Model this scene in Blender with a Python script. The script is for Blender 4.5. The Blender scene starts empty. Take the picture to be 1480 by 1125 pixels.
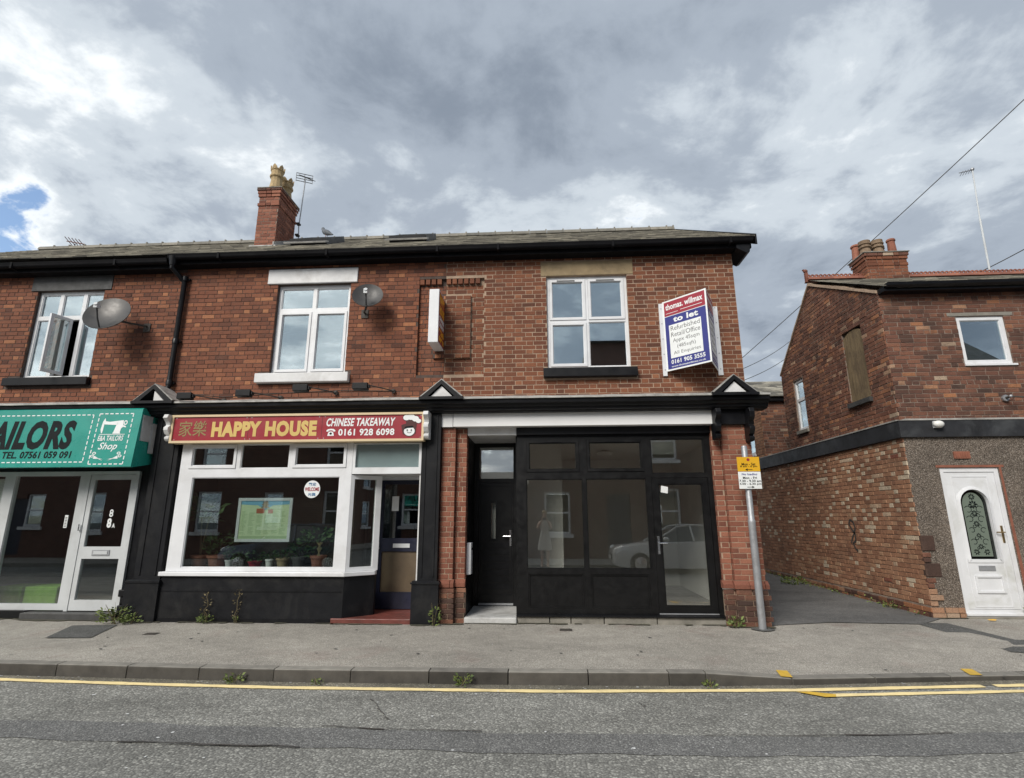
import bpy, bmesh, math, random
from mathutils import Vector, Matrix
R = math.radians
S = bpy.context.scene
COL = S.collection
rnd = random.Random(7)

# ------------------------------------------------------------------ camera
CAM_POS = Vector((0.0, -8.41, 1.5))
def make_camera():
    yaw, pitch, roll = 0.05858, 0.23675, -0.00187
    f = Vector((-math.sin(yaw)*math.cos(pitch), math.cos(yaw)*math.cos(pitch), math.sin(pitch)))
    r = Vector((math.cos(yaw), math.sin(yaw), 0)); u = r.cross(f)
    r2 = r*math.cos(roll) + u*math.sin(roll); u2 = u*math.cos(roll) - r*math.sin(roll)
    cd = bpy.data.cameras.new('camera'); c = bpy.data.objects.new('camera', cd); COL.objects.link(c)
    cd.sensor_width = 36.0; cd.lens = 773.4/1480*36.0; cd.clip_start = 0.02; cd.clip_end = 1000
    m = Matrix((r2, u2, -f)).transposed().to_4x4(); m.translation = CAM_POS
    c.matrix_world = m; S.camera = c
make_camera()

# ------------------------------------------------------------------ light
SUN_DIR = Vector((-0.36, -0.70, 0.63)).normalized()      # towards the sun
def make_world():
    w = bpy.data.worlds.new('World'); S.world = w; w.use_nodes = True
    nt = w.node_tree; N = nt.nodes; L = nt.links; N.clear()
    out = N.new('ShaderNodeOutputWorld'); bg = N.new('ShaderNodeBackground'); bg.inputs['Strength'].default_value = 0.1
    L.new(bg.outputs[0], out.inputs[0])
    sky = N.new('ShaderNodeTexSky'); sky.sky_type = 'NISHITA'; sky.sun_disc = False
    sky.sun_elevation = math.asin(SUN_DIR.z); sky.sun_rotation = math.atan2(SUN_DIR.x, SUN_DIR.y)
    tc = N.new('ShaderNodeTexCoord'); sep = N.new('ShaderNodeSeparateXYZ'); L.new(tc.outputs['Generated'], sep.inputs[0])
    def math_(op, a, b=None, c=None, clamp=False):
        n = N.new('ShaderNodeMath'); n.operation = op; n.use_clamp = clamp
        for i, v in enumerate((a, b, c)):
            if v is None: continue
            if isinstance(v, (int, float)): n.inputs[i].default_value = v
            else: L.new(v, n.inputs[i])
        return n.outputs[0]
    zz = math_('MAXIMUM', sep.outputs['Z'], 0.0); den = math_('ADD', zz, 0.22)
    px = math_('DIVIDE', sep.outputs['X'], den); py = math_('DIVIDE', sep.outputs['Y'], den)
    cmb = N.new('ShaderNodeCombineXYZ'); L.new(px, cmb.inputs[0]); L.new(py, cmb.inputs[1])
    def noise(scale, detail, rough, dist, off=(0, 0, 0), st=(1, 1, 1), rot=0):
        mp = N.new('ShaderNodeMapping'); L.new(cmb.outputs[0], mp.inputs[0])
        mp.inputs['Location'].default_value = off; mp.inputs['Scale'].default_value = st; mp.inputs['Rotation'].default_value = (0, 0, rot)
        n = N.new('ShaderNodeTexNoise'); L.new(mp.outputs[0], n.inputs['Vector'])
        n.inputs['Scale'].default_value = scale; n.inputs['Detail'].default_value = detail
        n.inputs['Roughness'].default_value = rough; n.inputs['Distortion'].default_value = dist
        return n.outputs['Fac']
    def ramp(fac, stops):
        n = N.new('ShaderNodeValToRGB'); L.new(fac, n.inputs[0]); e = n.color_ramp.elements
        while len(e) > 1: e.remove(e[-1])
        e[0].position = stops[0][0]; e[0].color = (*stops[0][1], 1)
        for p, c in stops[1:]:
            q = e.new(p); q.color = (*c, 1)
        n.color_ramp.interpolation = 'EASE'
        return n.outputs['Color']
    big = noise(0.55, 3, .5, .5, (3.1, 1.7, 0), (1, .8, 1), R(35))
    mid = noise(1.5, 8, .56, .35, (0.4, 5.2, 0), (.75, 1.1, 1), R(40))
    fine = noise(4.2, 11, .60, .2, (7.3, 2.2, 0))
    # brighter and more broken towards the low sky on the sun's side
    side = math_('MULTIPLY_ADD', sep.outputs['X'], -0.46, math_('MULTIPLY', zz, -0.16))
    v = math_('ADD', math_('MULTIPLY', big, .42), math_('ADD', math_('MULTIPLY', mid, .50), math_('MULTIPLY', fine, .36)))
    v = math_('ADD', v, math_('MULTIPLY', side, .22))
    cloud = ramp(v, [(.465, (1.2, 1.42, 1.75)), (.58, (1.9, 2.17, 2.54)), (.65, (2.95, 3.25, 3.55)), (.72, (4.9, 5.1, 5.2)), (.79, (7.6, 7.6, 7.5))])
    gapv = math_('ADD', math_('MULTIPLY', mid, .55), math_('MULTIPLY', fine, .60))
    gapv = math_('ADD', gapv, math_('MULTIPLY', side, .20))
    mr = N.new('ShaderNodeMapRange'); mr.interpolation_type = 'SMOOTHSTEP'; L.new(gapv, mr.inputs[0])
    mr.inputs[1].default_value = .675; mr.inputs[2].default_value = .735
    mx = N.new('ShaderNodeMix'); mx.data_type = 'RGBA'; L.new(mr.outputs[0], mx.inputs['Factor'])
    L.new(cloud, mx.inputs[6]); L.new(sky.outputs[0], mx.inputs[7])
    L.new(mx.outputs[2], bg.inputs['Color'])
make_world()
ld = bpy.data.lights.new('sun', 'SUN'); ld.energy = 1.5; ld.angle = R(26); ld.color = (1, .95, .87)
sun = bpy.data.objects.new('sun', ld); COL.objects.link(sun); sun.rotation_euler = SUN_DIR.to_track_quat('Z', 'Y').to_euler()
sun.location = (-8, -10, 14)
S.view_settings.view_transform = 'Standard'; S.view_settings.look = 'None'; S.view_settings.gamma = 1; S.view_settings.use_curve_mapping = False
S.view_settings.exposure = 1.14
S.render.engine = 'CYCLES'
S.cycles.max_bounces = 6; S.cycles.transparent_max_bounces = 16; S.cycles.sample_clamp_indirect = 6

# ------------------------------------------------------------------ mesh helpers
WL = {}
class MB:
    def __init__(s): s.v = []; s.f = []; s.t = []; s.m = []; s.mi = 0; s.tone = 0.5; s.M = None
    def add(s, vs, fs, tone=None):
        b = len(s.v)
        s.v += [tuple(s.M @ Vector(p)) if s.M else tuple(p) for p in vs]
        for f in fs:
            s.f.append([b+i for i in f]); s.t.append(s.tone if tone is None else tone); s.m.append(s.mi)
        return s
    def box(s, x0, x1, y0, y1, z0, z1, tone=None, skip=''):
        vs = [(x0,y0,z0),(x1,y0,z0),(x1,y1,z0),(x0,y1,z0),(x0,y0,z1),(x1,y0,z1),(x1,y1,z1),(x0,y1,z1)]
        F = {'b':(0,3,2,1),'t':(4,5,6,7),'f':(0,1,5,4),'k':(2,3,7,6),'l':(3,0,4,7),'r':(1,2,6,5)}
        return s.add(vs, [q for k, q in F.items() if k not in skip], tone)
    def quad(s, a, b, c, d, tone=None): return s.add([a,b,c,d], [(0,1,2,3)], tone)
    def poly(s, pts, tone=None): return s.add(pts, [tuple(range(len(pts)))], tone)
    def prism(s, pts, vec, tone=None):
        n = len(pts); vec = Vector(vec)
        vs = [tuple(p) for p in pts] + [tuple(Vector(p)+vec) for p in pts]
        return s.add(vs, [tuple(range(n))[::-1], tuple(range(n, 2*n))] + [(i, (i+1) % n, n+(i+1) % n, n+i) for i in range(n)], tone)
    def tube(s, pts, r, n=8, cap=True, tone=None):
        pts = [Vector(p) for p in pts]; vs = []; fs = []; up = None
        for i, p in enumerate(pts):
            d = (pts[min(i+1, len(pts)-1)] - pts[max(i-1, 0)]).normalized()
            if up is None: up = Vector((0,0,1)) if abs(d.z) < .9 else Vector((1,0,0))
            a = d.cross(up).normalized(); b = a.cross(d).normalized(); up = b
            rr = r[i] if isinstance(r, (list, tuple)) else r
            for k in range(n):
                t = 2*math.pi*k/n; vs.append(p + a*(rr*math.cos(t)) + b*(rr*math.sin(t)))
        for i in range(len(pts)-1):
            for k in range(n): fs.append((i*n+k, i*n+(k+1) % n, (i+1)*n+(k+1) % n, (i+1)*n+k))
        if cap: fs += [tuple(range(n))[::-1], tuple(range((len(pts)-1)*n, len(pts)*n))]
        return s.add(vs, fs, tone)
    def lathe(s, cx, cy, prof, n=16, tone=None):
        vs = [(cx+r*math.cos(2*math.pi*k/n), cy+r*math.sin(2*math.pi*k/n), z) for r, z in prof for k in range(n)]
        fs = [(i*n+k, i*n+(k+1) % n, (i+1)*n+(k+1) % n, (i+1)*n+k) for i in range(len(prof)-1) for k in range(n)]
        fs += [tuple(range(n))[::-1], tuple(range((len(prof)-1)*n, len(prof)*n))]
        return s.add(vs, fs, tone)
    def ball(s, c, r, n=10, m=7):
        rx, ry, rz = r if isinstance(r, (tuple, list)) else (r, r, r); vs = []; fs = []
        for i in range(m+1):
            a = math.pi*i/m
            for k in range(n):
                t = 2*math.pi*k/n; vs.append((c[0]+rx*math.sin(a)*math.cos(t), c[1]+ry*math.sin(a)*math.sin(t), c[2]-rz*math.cos(a)))
        for i in range(m):
            for k in range(n): fs.append((i*n+k, i*n+(k+1) % n, (i+1)*n+(k+1) % n, (i+1)*n+k))
        return s.add(vs, fs)
    def build(s, name, mat, parent=None, label=None, cat=None, group=None, kind=None, smooth=False, origin=None, bevel=0):
        xs, ys, zs = zip(*s.v)
        o = Vector(origin) if origin else Vector(((min(xs)+max(xs))/2, (min(ys)+max(ys))/2, min(zs)))
        me = bpy.data.meshes.new(name); me.from_pydata([tuple(Vector(p)-o) for p in s.v], [], s.f)
        for mm in (mat if isinstance(mat, (list, tuple)) else [mat]): me.materials.append(mm)
        if any(s.m): me.polygons.foreach_set('material_index', s.m)
        at = me.attributes.new('tone', 'FLOAT', 'FACE'); at.data.foreach_set('value', s.t)
        if smooth:
            me.polygons.foreach_set('use_smooth', [True]*len(s.f))
            try: me.set_sharp_from_angle(angle=R(40))
            except Exception: pass
        me.update()
        ob = link(name, me, parent, o, label, cat, group, kind)
        if bevel:
            b = ob.modifiers.new('bevel', 'BEVEL'); b.width = bevel; b.segments = 2; b.limit_method = 'ANGLE'
        return ob
def link(name, data, parent, loc, label=None, cat=None, group=None, kind=None):
    ob = bpy.data.objects.new(name, data); COL.objects.link(ob)
    WL[ob] = Vector(loc)
    if parent is not None: ob.parent = parent; ob.location = Vector(loc) - WL[parent]
    else: ob.location = loc
    if label: ob['label'] = label
    if cat: ob['category'] = cat
    if group: ob['group'] = group
    if kind: ob['kind'] = kind
    return ob
def root(name, label, cat, loc, group=None): return link(name, None, None, loc, label, cat, group)

FRONT = lambda u, z, d: (u, d, z)                 # a wall facing the road: u = x, d = depth into the wall
def side(x0): return lambda u, z, d: (x0+d, u, z)  # a wall facing the alley (towards -x): u = y
def panel(mb, u0, u1, z0, z1, holes, d0, d1, mp, rd=None):
    """a slab from d0 to d1 deep with rectangular holes; faces only where they can be seen"""
    us = sorted({u0, u1, *[min(max(h[k], u0), u1) for h in holes for k in (0, 1)]})
    zs = sorted({z0, z1, *[min(max(h[k], z0), z1) for h in holes for k in (2, 3)]})
    def solid(i, j):
        if i < 0 or j < 0 or i >= len(us)-1 or j >= len(zs)-1: return False
        cu, cz = (us[i]+us[i+1])/2, (zs[j]+zs[j+1])/2
        return not any(h[0] < cu < h[1] and h[2] < cz < h[3] for h in holes)
    for i in range(len(us)-1):
        for j in range(len(zs)-1):
            if not solid(i, j): continue
            a, b, c, d = us[i], us[i+1], zs[j], zs[j+1]
            mb.quad(mp(a,c,d0), mp(b,c,d0), mp(b,d,d0), mp(a,d,d0)); mb.quad(mp(a,c,d1), mp(a,d,d1), mp(b,d,d1), mp(b,c,d1))
            if not solid(i-1, j): mb.quad(mp(a,c,d1), mp(a,c,d0), mp(a,d,d0), mp(a,d,d1))
            if not solid(i+1, j): mb.quad(mp(b,c,d0), mp(b,c,d1), mp(b,d,d1), mp(b,d,d0))
            if not solid(i, j-1): mb.quad(mp(a,c,d0), mp(a,c,d1), mp(b,c,d1), mp(b,c,d0))
            if not solid(i, j+1): mb.quad(mp(a,d,d0), mp(b,d,d0), mp(b,d,d1), mp(a,d,d1))
    return mb

# ------------------------------------------------------------------ materials
def nodes(name):
    m = bpy.data.materials.new(name); m.use_nodes = True; nt = m.node_tree
    return m, nt.nodes, nt.links, nt.nodes['Principled BSDF']
def nmath(N, L, op, a, b=None, clamp=False):
    n = N.new('ShaderNodeMath'); n.operation = op; n.use_clamp = clamp
    for i, v in enumerate((a, b)):
        if v is None: continue
        if isinstance(v, (int, float)): n.inputs[i].default_value = v
        else: L.new(v, n.inputs[i])
    return n.outputs[0]
def nnoise(N, L, scale, detail=4, rough=.55, dist=0, st=None, vec=None):
    g = vec
    if g is None: g = N.new('ShaderNodeNewGeometry').outputs['Position']
    if st:
        mp = N.new('ShaderNodeMapping'); mp.inputs['Scale'].default_value = st; L.new(g, mp.inputs[0]); g = mp.outputs[0]
    n = N.new('ShaderNodeTexNoise'); n.inputs['Scale'].default_value = scale; n.inputs['Detail'].default_value = detail
    n.inputs['Roughness'].default_value = rough; n.inputs['Distortion'].default_value = dist; L.new(g, n.inputs['Vector'])
    return n.outputs['Fac']
def nramp(N, L, fac, stops, interp='LINEAR'):
    n = N.new('ShaderNodeValToRGB'); L.new(fac, n.inputs[0]); e = n.color_ramp.elements; n.color_ramp.interpolation = interp
    while len(e) > 1: e.remove(e[-1])
    def c4(c): return (c, c, c, 1) if isinstance(c, (int, float)) else (*c, 1)
    e[0].position = stops[0][0]; e[0].color = c4(stops[0][1])
    for p, c in stops[1:]:
        q = e.new(p); q.color = c4(c)
    return n.outputs['Color']
def nmix(N, L, fac, a, b, mode='MIX'):
    n = N.new('ShaderNodeMix'); n.data_type = 'RGBA'; n.blend_type = mode
    for k, v in (('Factor', fac), (6, a), (7, b)):
        if isinstance(v, (int, float)): n.inputs[k].default_value = v
        elif isinstance(v, tuple): n.inputs[k].default_value = (*v, 1)
        else: L.new(v, n.inputs[k])
    return n.outputs[2]
def bumpn(N, L, P, h, strength, dist=.01):
    b = N.new('ShaderNodeBump'); b.inputs['Strength'].default_value = strength; b.inputs['Distance'].default_value = dist
    L.new(h, b.inputs['Height']); L.new(b.outputs[0], P.inputs['Normal'])
def mat(name, col, rough=.55, var=.18, scale=5, bump=0, bscale=80, metal=0, dirt=0, dirtcol=(.05,.045,.04), st=None, spec=.5, coat=0):
    m, N, L, P = nodes(name)
    n1 = nnoise(N, L, scale, 5, .6, .2, st)
    lo = tuple(max(0, c*(1-var)) for c in col); hi = tuple(min(1, c*(1+var)) for c in col)
    c = nramp(N, L, n1, [(.3, lo), (.7, hi)])
    if dirt:
        d = nnoise(N, L, scale*.55, 7, .68, .6); f = nramp(N, L, d, [(.5, 0.0), (.72, dirt)])
        c = nmix(N, L, f, c, dirtcol)
    L.new(c, P.inputs['Base Color'])
    r = nramp(N, L, nnoise(N, L, scale*2.3, 3), [(.3, max(0, rough-.08)), (.7, min(1, rough+.1))]); L.new(r, P.inputs['Roughness'])
    P.inputs['Metallic'].default_value = metal; P.inputs['Specular IOR Level'].default_value = spec
    if coat: P.inputs['Coat Weight'].default_value = coat
    if bump: bumpn(N, L, P, nnoise(N, L, bscale, 3), bump, .004)
    return m
def brick_mat(name, stops, stain=.35, grit=.35, edge=.0):
    m, N, L, P = nodes(name)
    at = N.new('ShaderNodeAttribute'); at.attribute_name = 'tone'
    oi = N.new('ShaderNodeObjectInfo')
    t = nmath(N, L, 'ADD', at.outputs['Fac'], nmath(N, L, 'MULTIPLY', nmath(N, L, 'SUBTRACT', oi.outputs['Random'], .5), .10), True)
    c = nramp(N, L, t, stops)
    g = nnoise(N, L, 55, 5, .7); c = nmix(N, L, nmath(N, L, 'MULTIPLY', grit, 1.0), c, nramp(N, L, g, [(.3, .35), (.55, 1.0), (.75, 1.45)]), 'MULTIPLY')
    w = nnoise(N, L, 1.1, 8, .68, .8); c = nmix(N, L, nramp(N, L, w, [(.46, 0.0), (.7, stain)]), c, (.045, .032, .028))
    w2 = nnoise(N, L, 2.3, 6, .6, .4, (1, 1, .5)); c = nmix(N, L, nramp(N, L, w2, [(.56, 0.0), (.78, stain*.35)]), c, (.36, .24, .17))
    L.new(c, P.inputs['Base Color']); P.inputs['Roughness'].default_value = .85; P.inputs['Specular IOR Level'].default_value = .25
    bumpn(N, L, P, nnoise(N, L, 90, 4, .7), .45, .004)
    return m
def glass_mat(name, base, tint=(.9, .95, .94), refl=(1, 1, 1), rough=0.0):
    m = bpy.data.materials.new(name); m.use_nodes = True; N = m.node_tree.nodes; L = m.node_tree.links; N.clear()
    out = N.new('ShaderNodeOutputMaterial'); mx = N.new('ShaderNodeMixShader'); L.new(mx.outputs[0], out.inputs[0])
    lw = N.new('ShaderNodeLayerWeight'); lw.inputs['Blend'].default_value = .5
    f = nmath(N, L, 'POWER', lw.outputs['Facing'], 5.0); f = nmath(N, L, 'MULTIPLY', f, 1-base); f = nmath(N, L, 'ADD', f, base)
    L.new(f, mx.inputs[0])
    t = N.new('ShaderNodeBsdfTransparent'); t.inputs[0].default_value = (*tint, 1)
    g = N.new('ShaderNodeBsdfAnisotropic'); g.inputs['Color'].default_value = (*refl, 1); g.inputs['Roughness'].default_value = rough
    b = N.new('ShaderNodeBump'); b.inputs['Strength'].default_value = .012; b.inputs['Distance'].default_value = .01
    L.new(nnoise(N, L, 2.4, 1), b.inputs['Height']); L.new(b.outputs[0], g.inputs['Normal'])
    L.new(t.outputs[0], mx.inputs[1]); L.new(g.outputs[0], mx.inputs[2])
    return m
def emit_mat(name, col, s):
    m, N, L, P = nodes(name); P.inputs['Base Color'].default_value = (*col, 1)
    P.inputs['Emission Color'].default_value = (*col, 1); P.inputs['Emission Strength'].default_value = s
    return m
M = {}
M['brick_h'] = brick_mat('brick_takeaway', [(0, (.105,.046,.032)), (.35, (.200,.079,.048)), (.65, (.255,.102,.058)), (.85, (.335,.140,.074)), (1, (.43,.195,.098))])
M['brick_r'] = brick_mat('brick_refurbished', [(0, (.100,.044,.030)), (.4, (.185,.072,.042)), (.7, (.240,.096,.053)), (1, (.335,.146,.078))], .25)
M['brick_p'] = brick_mat('brick_pilaster', [(0, (.15,.060,.042)), (.5, (.26,.100,.065)), (1, (.36,.155,.10))], .2)
M['brick_c'] = brick_mat('brick_corner_house', [(0, (.080,.048,.038)), (.4, (.180,.082,.057)), (.7, (.255,.118,.075)), (.9, (.38,.17,.085)), (1, (.44,.33,.24))], .7, .65)
M['brick_a'] = brick_mat('brick_alley', [(0, (.15,.078,.052)), (.35, (.33,.165,.10)), (.75, (.42,.225,.135)), (.86, (.48,.29,.18)), (1, (.62,.51,.38))], .5, .55)
M['mortar_d'] = mat('mortar_dark', (.085,.062,.052), .95, .3, 9, .4, 120)
M['mortar_l'] = mat('mortar_pale', (.37,.27,.195), .95, .2, 7, .4, 120, dirt=.35, dirtcol=(.14,.10,.08))
M['mortar_c'] = mat('mortar_corner', (.23,.18,.145), .95, .3, 7, .5, 90, dirt=.6)
M['black'] = mat('black_gloss_paint', (.0045,.0048,.0065), .42, .35, 3, .12, 30, dirt=.22, dirtcol=(.022,.021,.021), spec=.3)
M['black_upvc'] = mat('black_upvc', (.0055,.0055,.006), .38, .2, 4, .05, 160, dirt=.2, dirtcol=(.02,.019,.018), spec=.35)
M['black_matt'] = mat('black_gutter_paint', (.006,.006,.0075), .7, .3, 4, .1, 30, dirt=.2, dirtcol=(.03,.028,.026), spec=.12)
M['black_dusty'] = mat('dusty_black_paint', (.006,.0065,.0085), .5, .35, 3, .15, 35, dirt=.55, dirtcol=(.035,.034,.032), spec=.28)
M['white_f'] = mat('fresh_white_board', (.82,.82,.82), .5, .03, 2, dirt=.12, dirtcol=(.5,.48,.44))
M['blue_door'] = mat('navy_door_paint', (.016,.018,.038), .35, .3, 4)
M['white'] = mat('white_upvc', (.74,.75,.77), .35, .06, 3, dirt=.28, dirtcol=(.42,.40,.36))
M['white_p'] = mat('white_masonry_paint', (.70,.70,.70), .6, .10, 4, .2, 60, dirt=.45, dirtcol=(.36,.33,.29))
M['alu'] = mat('grey_white_aluminium', (.56,.58,.59), .4, .06, 3, dirt=.3, dirtcol=(.32,.31,.29))
M['grey_box'] = mat('grey_shutter_box', (.46,.46,.46), .5, .08, 4, dirt=.3)
M['glass_up'] = glass_mat('glass_upstairs', .40, (.75,.82,.82), (.86,.95,1.0))
M['glass_shop'] = glass_mat('glass_shop', .13, (.88,.92,.91))
M['glass_dim'] = glass_mat('glass_refurb', .15, (.95,.96,.94)); M['glass_fan'] = glass_mat('glass_fanlight', .22, (.85,.88,.88))
M['slate'] = mat('roof_slate', (.15,.14,.125), .75, .35, 3, .4, 50, dirt=.6, dirtcol=(.10,.105,.07))
def tone_mat(name, stops, rough=.8, noise=8, bump=.3, bs=60):
    m, N, L, P = nodes(name); at = N.new('ShaderNodeAttribute'); at.attribute_name = 'tone'
    oi = N.new('ShaderNodeObjectInfo')
    t = nmath(N, L, 'ADD', at.outputs['Fac'], nmath(N, L, 'MULTIPLY', nmath(N, L, 'SUBTRACT', oi.outputs['Random'], .5), .3), True)
    c = nramp(N, L, t, stops); g = nnoise(N, L, noise, 6, .65)
    c = nmix(N, L, .7, c, nramp(N, L, g, [(.25, .5), (.5, 1.0), (.75, 1.4)]), 'MULTIPLY')
    L.new(c, P.inputs['Base Color']); P.inputs['Roughness'].default_value = rough
    bumpn(N, L, P, nnoise(N, L, bs, 4), bump, .004); return m
M['slates'] = tone_mat('slates_weathered', [(0, (.07,.067,.062)), (.5, (.19,.178,.150)), (1, (.44,.41,.335))])
M['ridge'] = tone_mat('ridge_tile_grey', [(0, (.12,.115,.10)), (1, (.25,.23,.19))])
M['terracotta'] = tone_mat('terracotta', [(0, (.17,.06,.04)), (1, (.30,.115,.07))])
M['pot_buff'] = tone_mat('buff_clay_pot', [(0, (.30,.22,.12)), (1, (.46,.34,.18))], .85, 14)
M['pot_brown'] = tone_mat('brown_clay_pot', [(0, (.17,.115,.075)), (1, (.30,.215,.14))], .85, 14)
M['kerb_face'] = tone_mat('kerb_stone_front', [(0, (.05,.046,.04)), (1, (.095,.087,.076))], .9, 6, .5, 120)  # darker colour used on the front faces of the kerb stones
M['kerb'] = tone_mat('kerb_stone', [(0, (.17,.16,.142)), (1, (.26,.245,.215))], .85, 6, .5, 120)
M['stone'] = mat('buff_stone', (.30,.225,.13), .85, .2, 5, .4, 70, dirt=.7, dirtcol=(.12,.095,.06))
M['lead'] = mat('lead_flashing', (.36,.35,.33), .6, .3, 6, .4, 25, dirt=.8, dirtcol=(.10,.095,.085), st=(1,1,3))
M['grey_paint'] = mat('grey_lintel_paint', (.055,.055,.055), .6, .3, 6, .2, 50, dirt=.5)
M['chrome'] = mat('chrome', (.75,.75,.76), .22, .05, 4, metal=1)
M['galv'] = mat('galvanised_pole', (.40,.41,.43), .5, .12, 6, .1, 40, metal=.55, dirt=.4, dirtcol=(.2,.18,.16))
M['dark_metal'] = mat('dark_metal', (.05,.05,.052), .5, .2, 5)
M['dish_grey'] = mat('dish_grey', (.075,.073,.072), .5, .12, 5, metal=.2, dirt=.2)
M['dish_pale'] = mat('dish_pale', (.075,.072,.070), .42, .12, 5, metal=.45, dirt=.3)
M['brass'] = mat('worn_brass', (.42,.30,.15), .35, .1, 5, metal=.9)
M['wood'] = mat('weathered_plywood', (.185,.135,.075), .85, .35, 4, .4, 40, dirt=.75, dirtcol=(.075,.05,.035), st=(6,6,.7))
M['red_tile'] = mat('red_quarry_tile', (.155,.042,.032), .5, .3, 6, .15, 40, dirt=.5)
M['step'] = mat('white_step', (.50,.50,.49), .7, .15, 5, .2, 60, dirt=.8, dirtcol=(.22,.21,.19))
M['concrete'] = mat('concrete', (.24,.225,.195), .9, .2, 5, .4, 90, dirt=.6, dirtcol=(.10,.095,.08))
M['yellow'] = mat('yellow_line_paint', (.92,.74,.38), .75, .10, 9, .3, 90, dirt=.4, dirtcol=(.24,.20,.13))
M['yellow2'] = mat('yellow_tick_paint', (.66,.42,.05), .75, .12, 9, .3, 90, dirt=.4, dirtcol=(.24,.20,.13))
M['iron'] = mat('cast_iron', (.055,.048,.042), .7, .3, 20, .4, 60)
M['tile_t'] = M['terracotta']
def flat(name, col, rough=.45, var=.05): return mat(name, col, rough, var, 3)
M['sign_red'] = mat('sign_red', (.31,.018,.030), .4, .10, 2, dirt=.25, dirtcol=(.20,.03,.035)); M['sign_gold'] = flat('sign_gold', (.64,.45,.14)); M['sign_orange'] = flat('sign_orange', (.85,.42,.03)); M['sign_cream'] = flat('sign_cream', (.68,.53,.33))
M['sign_green'] = mat('sign_teal', (.022,.29,.235), .30, .10, 2, dirt=.25, dirtcol=(.05,.22,.18)); M['ink'] = mat('black_lettering', (.008,.011,.012), .6, .05, 3, spec=.15)
M['ink_grey'] = flat('grey_lettering', (.13,.13,.13), .6); M['print_white'] = flat('white_lettering', (.80,.82,.82), .5)
M['gold_dim'] = flat('dull_gold', (.27,.20,.075), .5); M['print_blue'] = flat('print_blue', (.035,.04,.22), .45); M['print_red'] = flat('print_red', (.33,.025,.045), .45)
M['plate_yellow'] = flat('plate_yellow', (.72,.40,.02), .4); M['hair'] = flat('dark_red_hair', (.06,.008,.008), .5)
M['menu_green'] = flat('menu_green', (.50,.60,.37), .6); M['menu_green2'] = flat('menu_text_green', (.33,.44,.24), .6); M['menu_sky'] = flat('menu_sky', (.16,.38,.52), .6)
M['pouffe'] = mat('green_fabric', (.20,.36,.055), .9, .15, 9, .3, 200)
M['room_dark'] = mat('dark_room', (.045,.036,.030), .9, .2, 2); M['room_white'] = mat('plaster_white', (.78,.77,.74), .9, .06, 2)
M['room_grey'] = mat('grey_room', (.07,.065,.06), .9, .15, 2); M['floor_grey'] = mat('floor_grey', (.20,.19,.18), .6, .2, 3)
M['curtain'] = mat('net_curtain', (.55,.58,.60), .9, .12, 5)
M['blind'] = mat('pale_blind', (.42,.47,.50), .7, .08, 3)
M['paper'] = flat('paper', (.75,.76,.76), .8); M['etched'] = flat('etched_grey_green', (.15,.185,.15), .5)
M['lamp_white'] = emit_mat('fluorescent_tube', (1, .93, .80), 2.2)
M['opal'] = flat('opal_white', (.78,.78,.75), .4); M['sky_blue'] = flat('sticker_blue', (.03,.15,.32), .5)
def leaf_mat(name, lo, hi):
    m, N, L, P = nodes(name); at = N.new('ShaderNodeAttribute'); at.attribute_name = 'tone'
    L.new(nramp(N, L, at.outputs['Fac'], [(0, lo), (1, hi)]), P.inputs['Base Color']); P.inputs['Roughness'].default_value = .6
    return m
M['leaf'] = leaf_mat('weed_leaf', (.05,.085,.02), (.21,.26,.07)); M['leaf_d'] = leaf_mat('houseplant_leaf', (.018,.045,.014), (.06,.12,.03))
M['stalk'] = leaf_mat('dry_stalk', (.10,.075,.035), (.22,.18,.09))
# ground
def tarmac(name, lo, hi, sc, warm=1.0, low=.25, spots=0.0, red=0.0):
    m, N, L, P = nodes(name); g = N.new('ShaderNodeNewGeometry').outputs['Position']
    v = N.new('ShaderNodeTexVoronoi'); v.inputs['Scale'].default_value = sc; L.new(g, v.inputs['Vector'])
    sp = N.new('ShaderNodeSeparateColor'); L.new(v.outputs['Color'], sp.inputs[0])
    c = nramp(N, L, sp.outputs[0], [(0, lo), (.72, tuple((a+b)/2*.82 for a, b in zip(lo, hi))), (1, hi)])
    d = nramp(N, L, v.outputs['Distance'], [(.25, 1.0), (.75, .42)]); c = nmix(N, L, .8, c, d, 'MULTIPLY')
    b = nnoise(N, L, .8, 7, .62, .5, (.6, 1.3, 1)); c = nmix(N, L, 1.0, c, nramp(N, L, b, [(.3, 1-low), (.7, 1+low)]), 'MULTIPLY')
    b2 = nnoise(N, L, 5, 6, .65, .6); c = nmix(N, L, 1.0, c, nramp(N, L, b2, [(.3, 1-low*.7), (.7, 1+low*.6)]), 'MULTIPLY')
    if spots:
        w = N.new('ShaderNodeTexVoronoi'); w.inputs['Scale'].default_value = 9; L.new(g, w.inputs['Vector'])
        c = nmix(N, L, nramp(N, L, w.outputs['Distance'], [(.06, spots), (.13, 0.0)]), c, (.045, .043, .04))
    if red:
        w = nnoise(N, L, 1.3, 5, .6, .5); c = nmix(N, L, nramp(N, L, w, [(.58, 0.0), (.74, red)]), c, (.20, .11, .095))
    L.new(c, P.inputs['Base Color']); P.inputs['Roughness'].default_value = .9; P.inputs['Specular IOR Level'].default_value = .3
    h = nmath(N, L, 'SUBTRACT', 1.0, v.outputs['Distance']); bumpn(N, L, P, h, .6, .006)
    return m
M['road'] = tarmac('road_tarmac', (.215,.213,.198), (.49,.486,.445), 62)
M['strip'] = tarmac('road_strip', (.165,.165,.163), (.35,.349,.335), 80, low=.15)
M['pave'] = tarmac('pavement_tarmac', (.37,.345,.305), (.66,.62,.55), 130, low=.20, spots=.22, red=.30)
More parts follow.
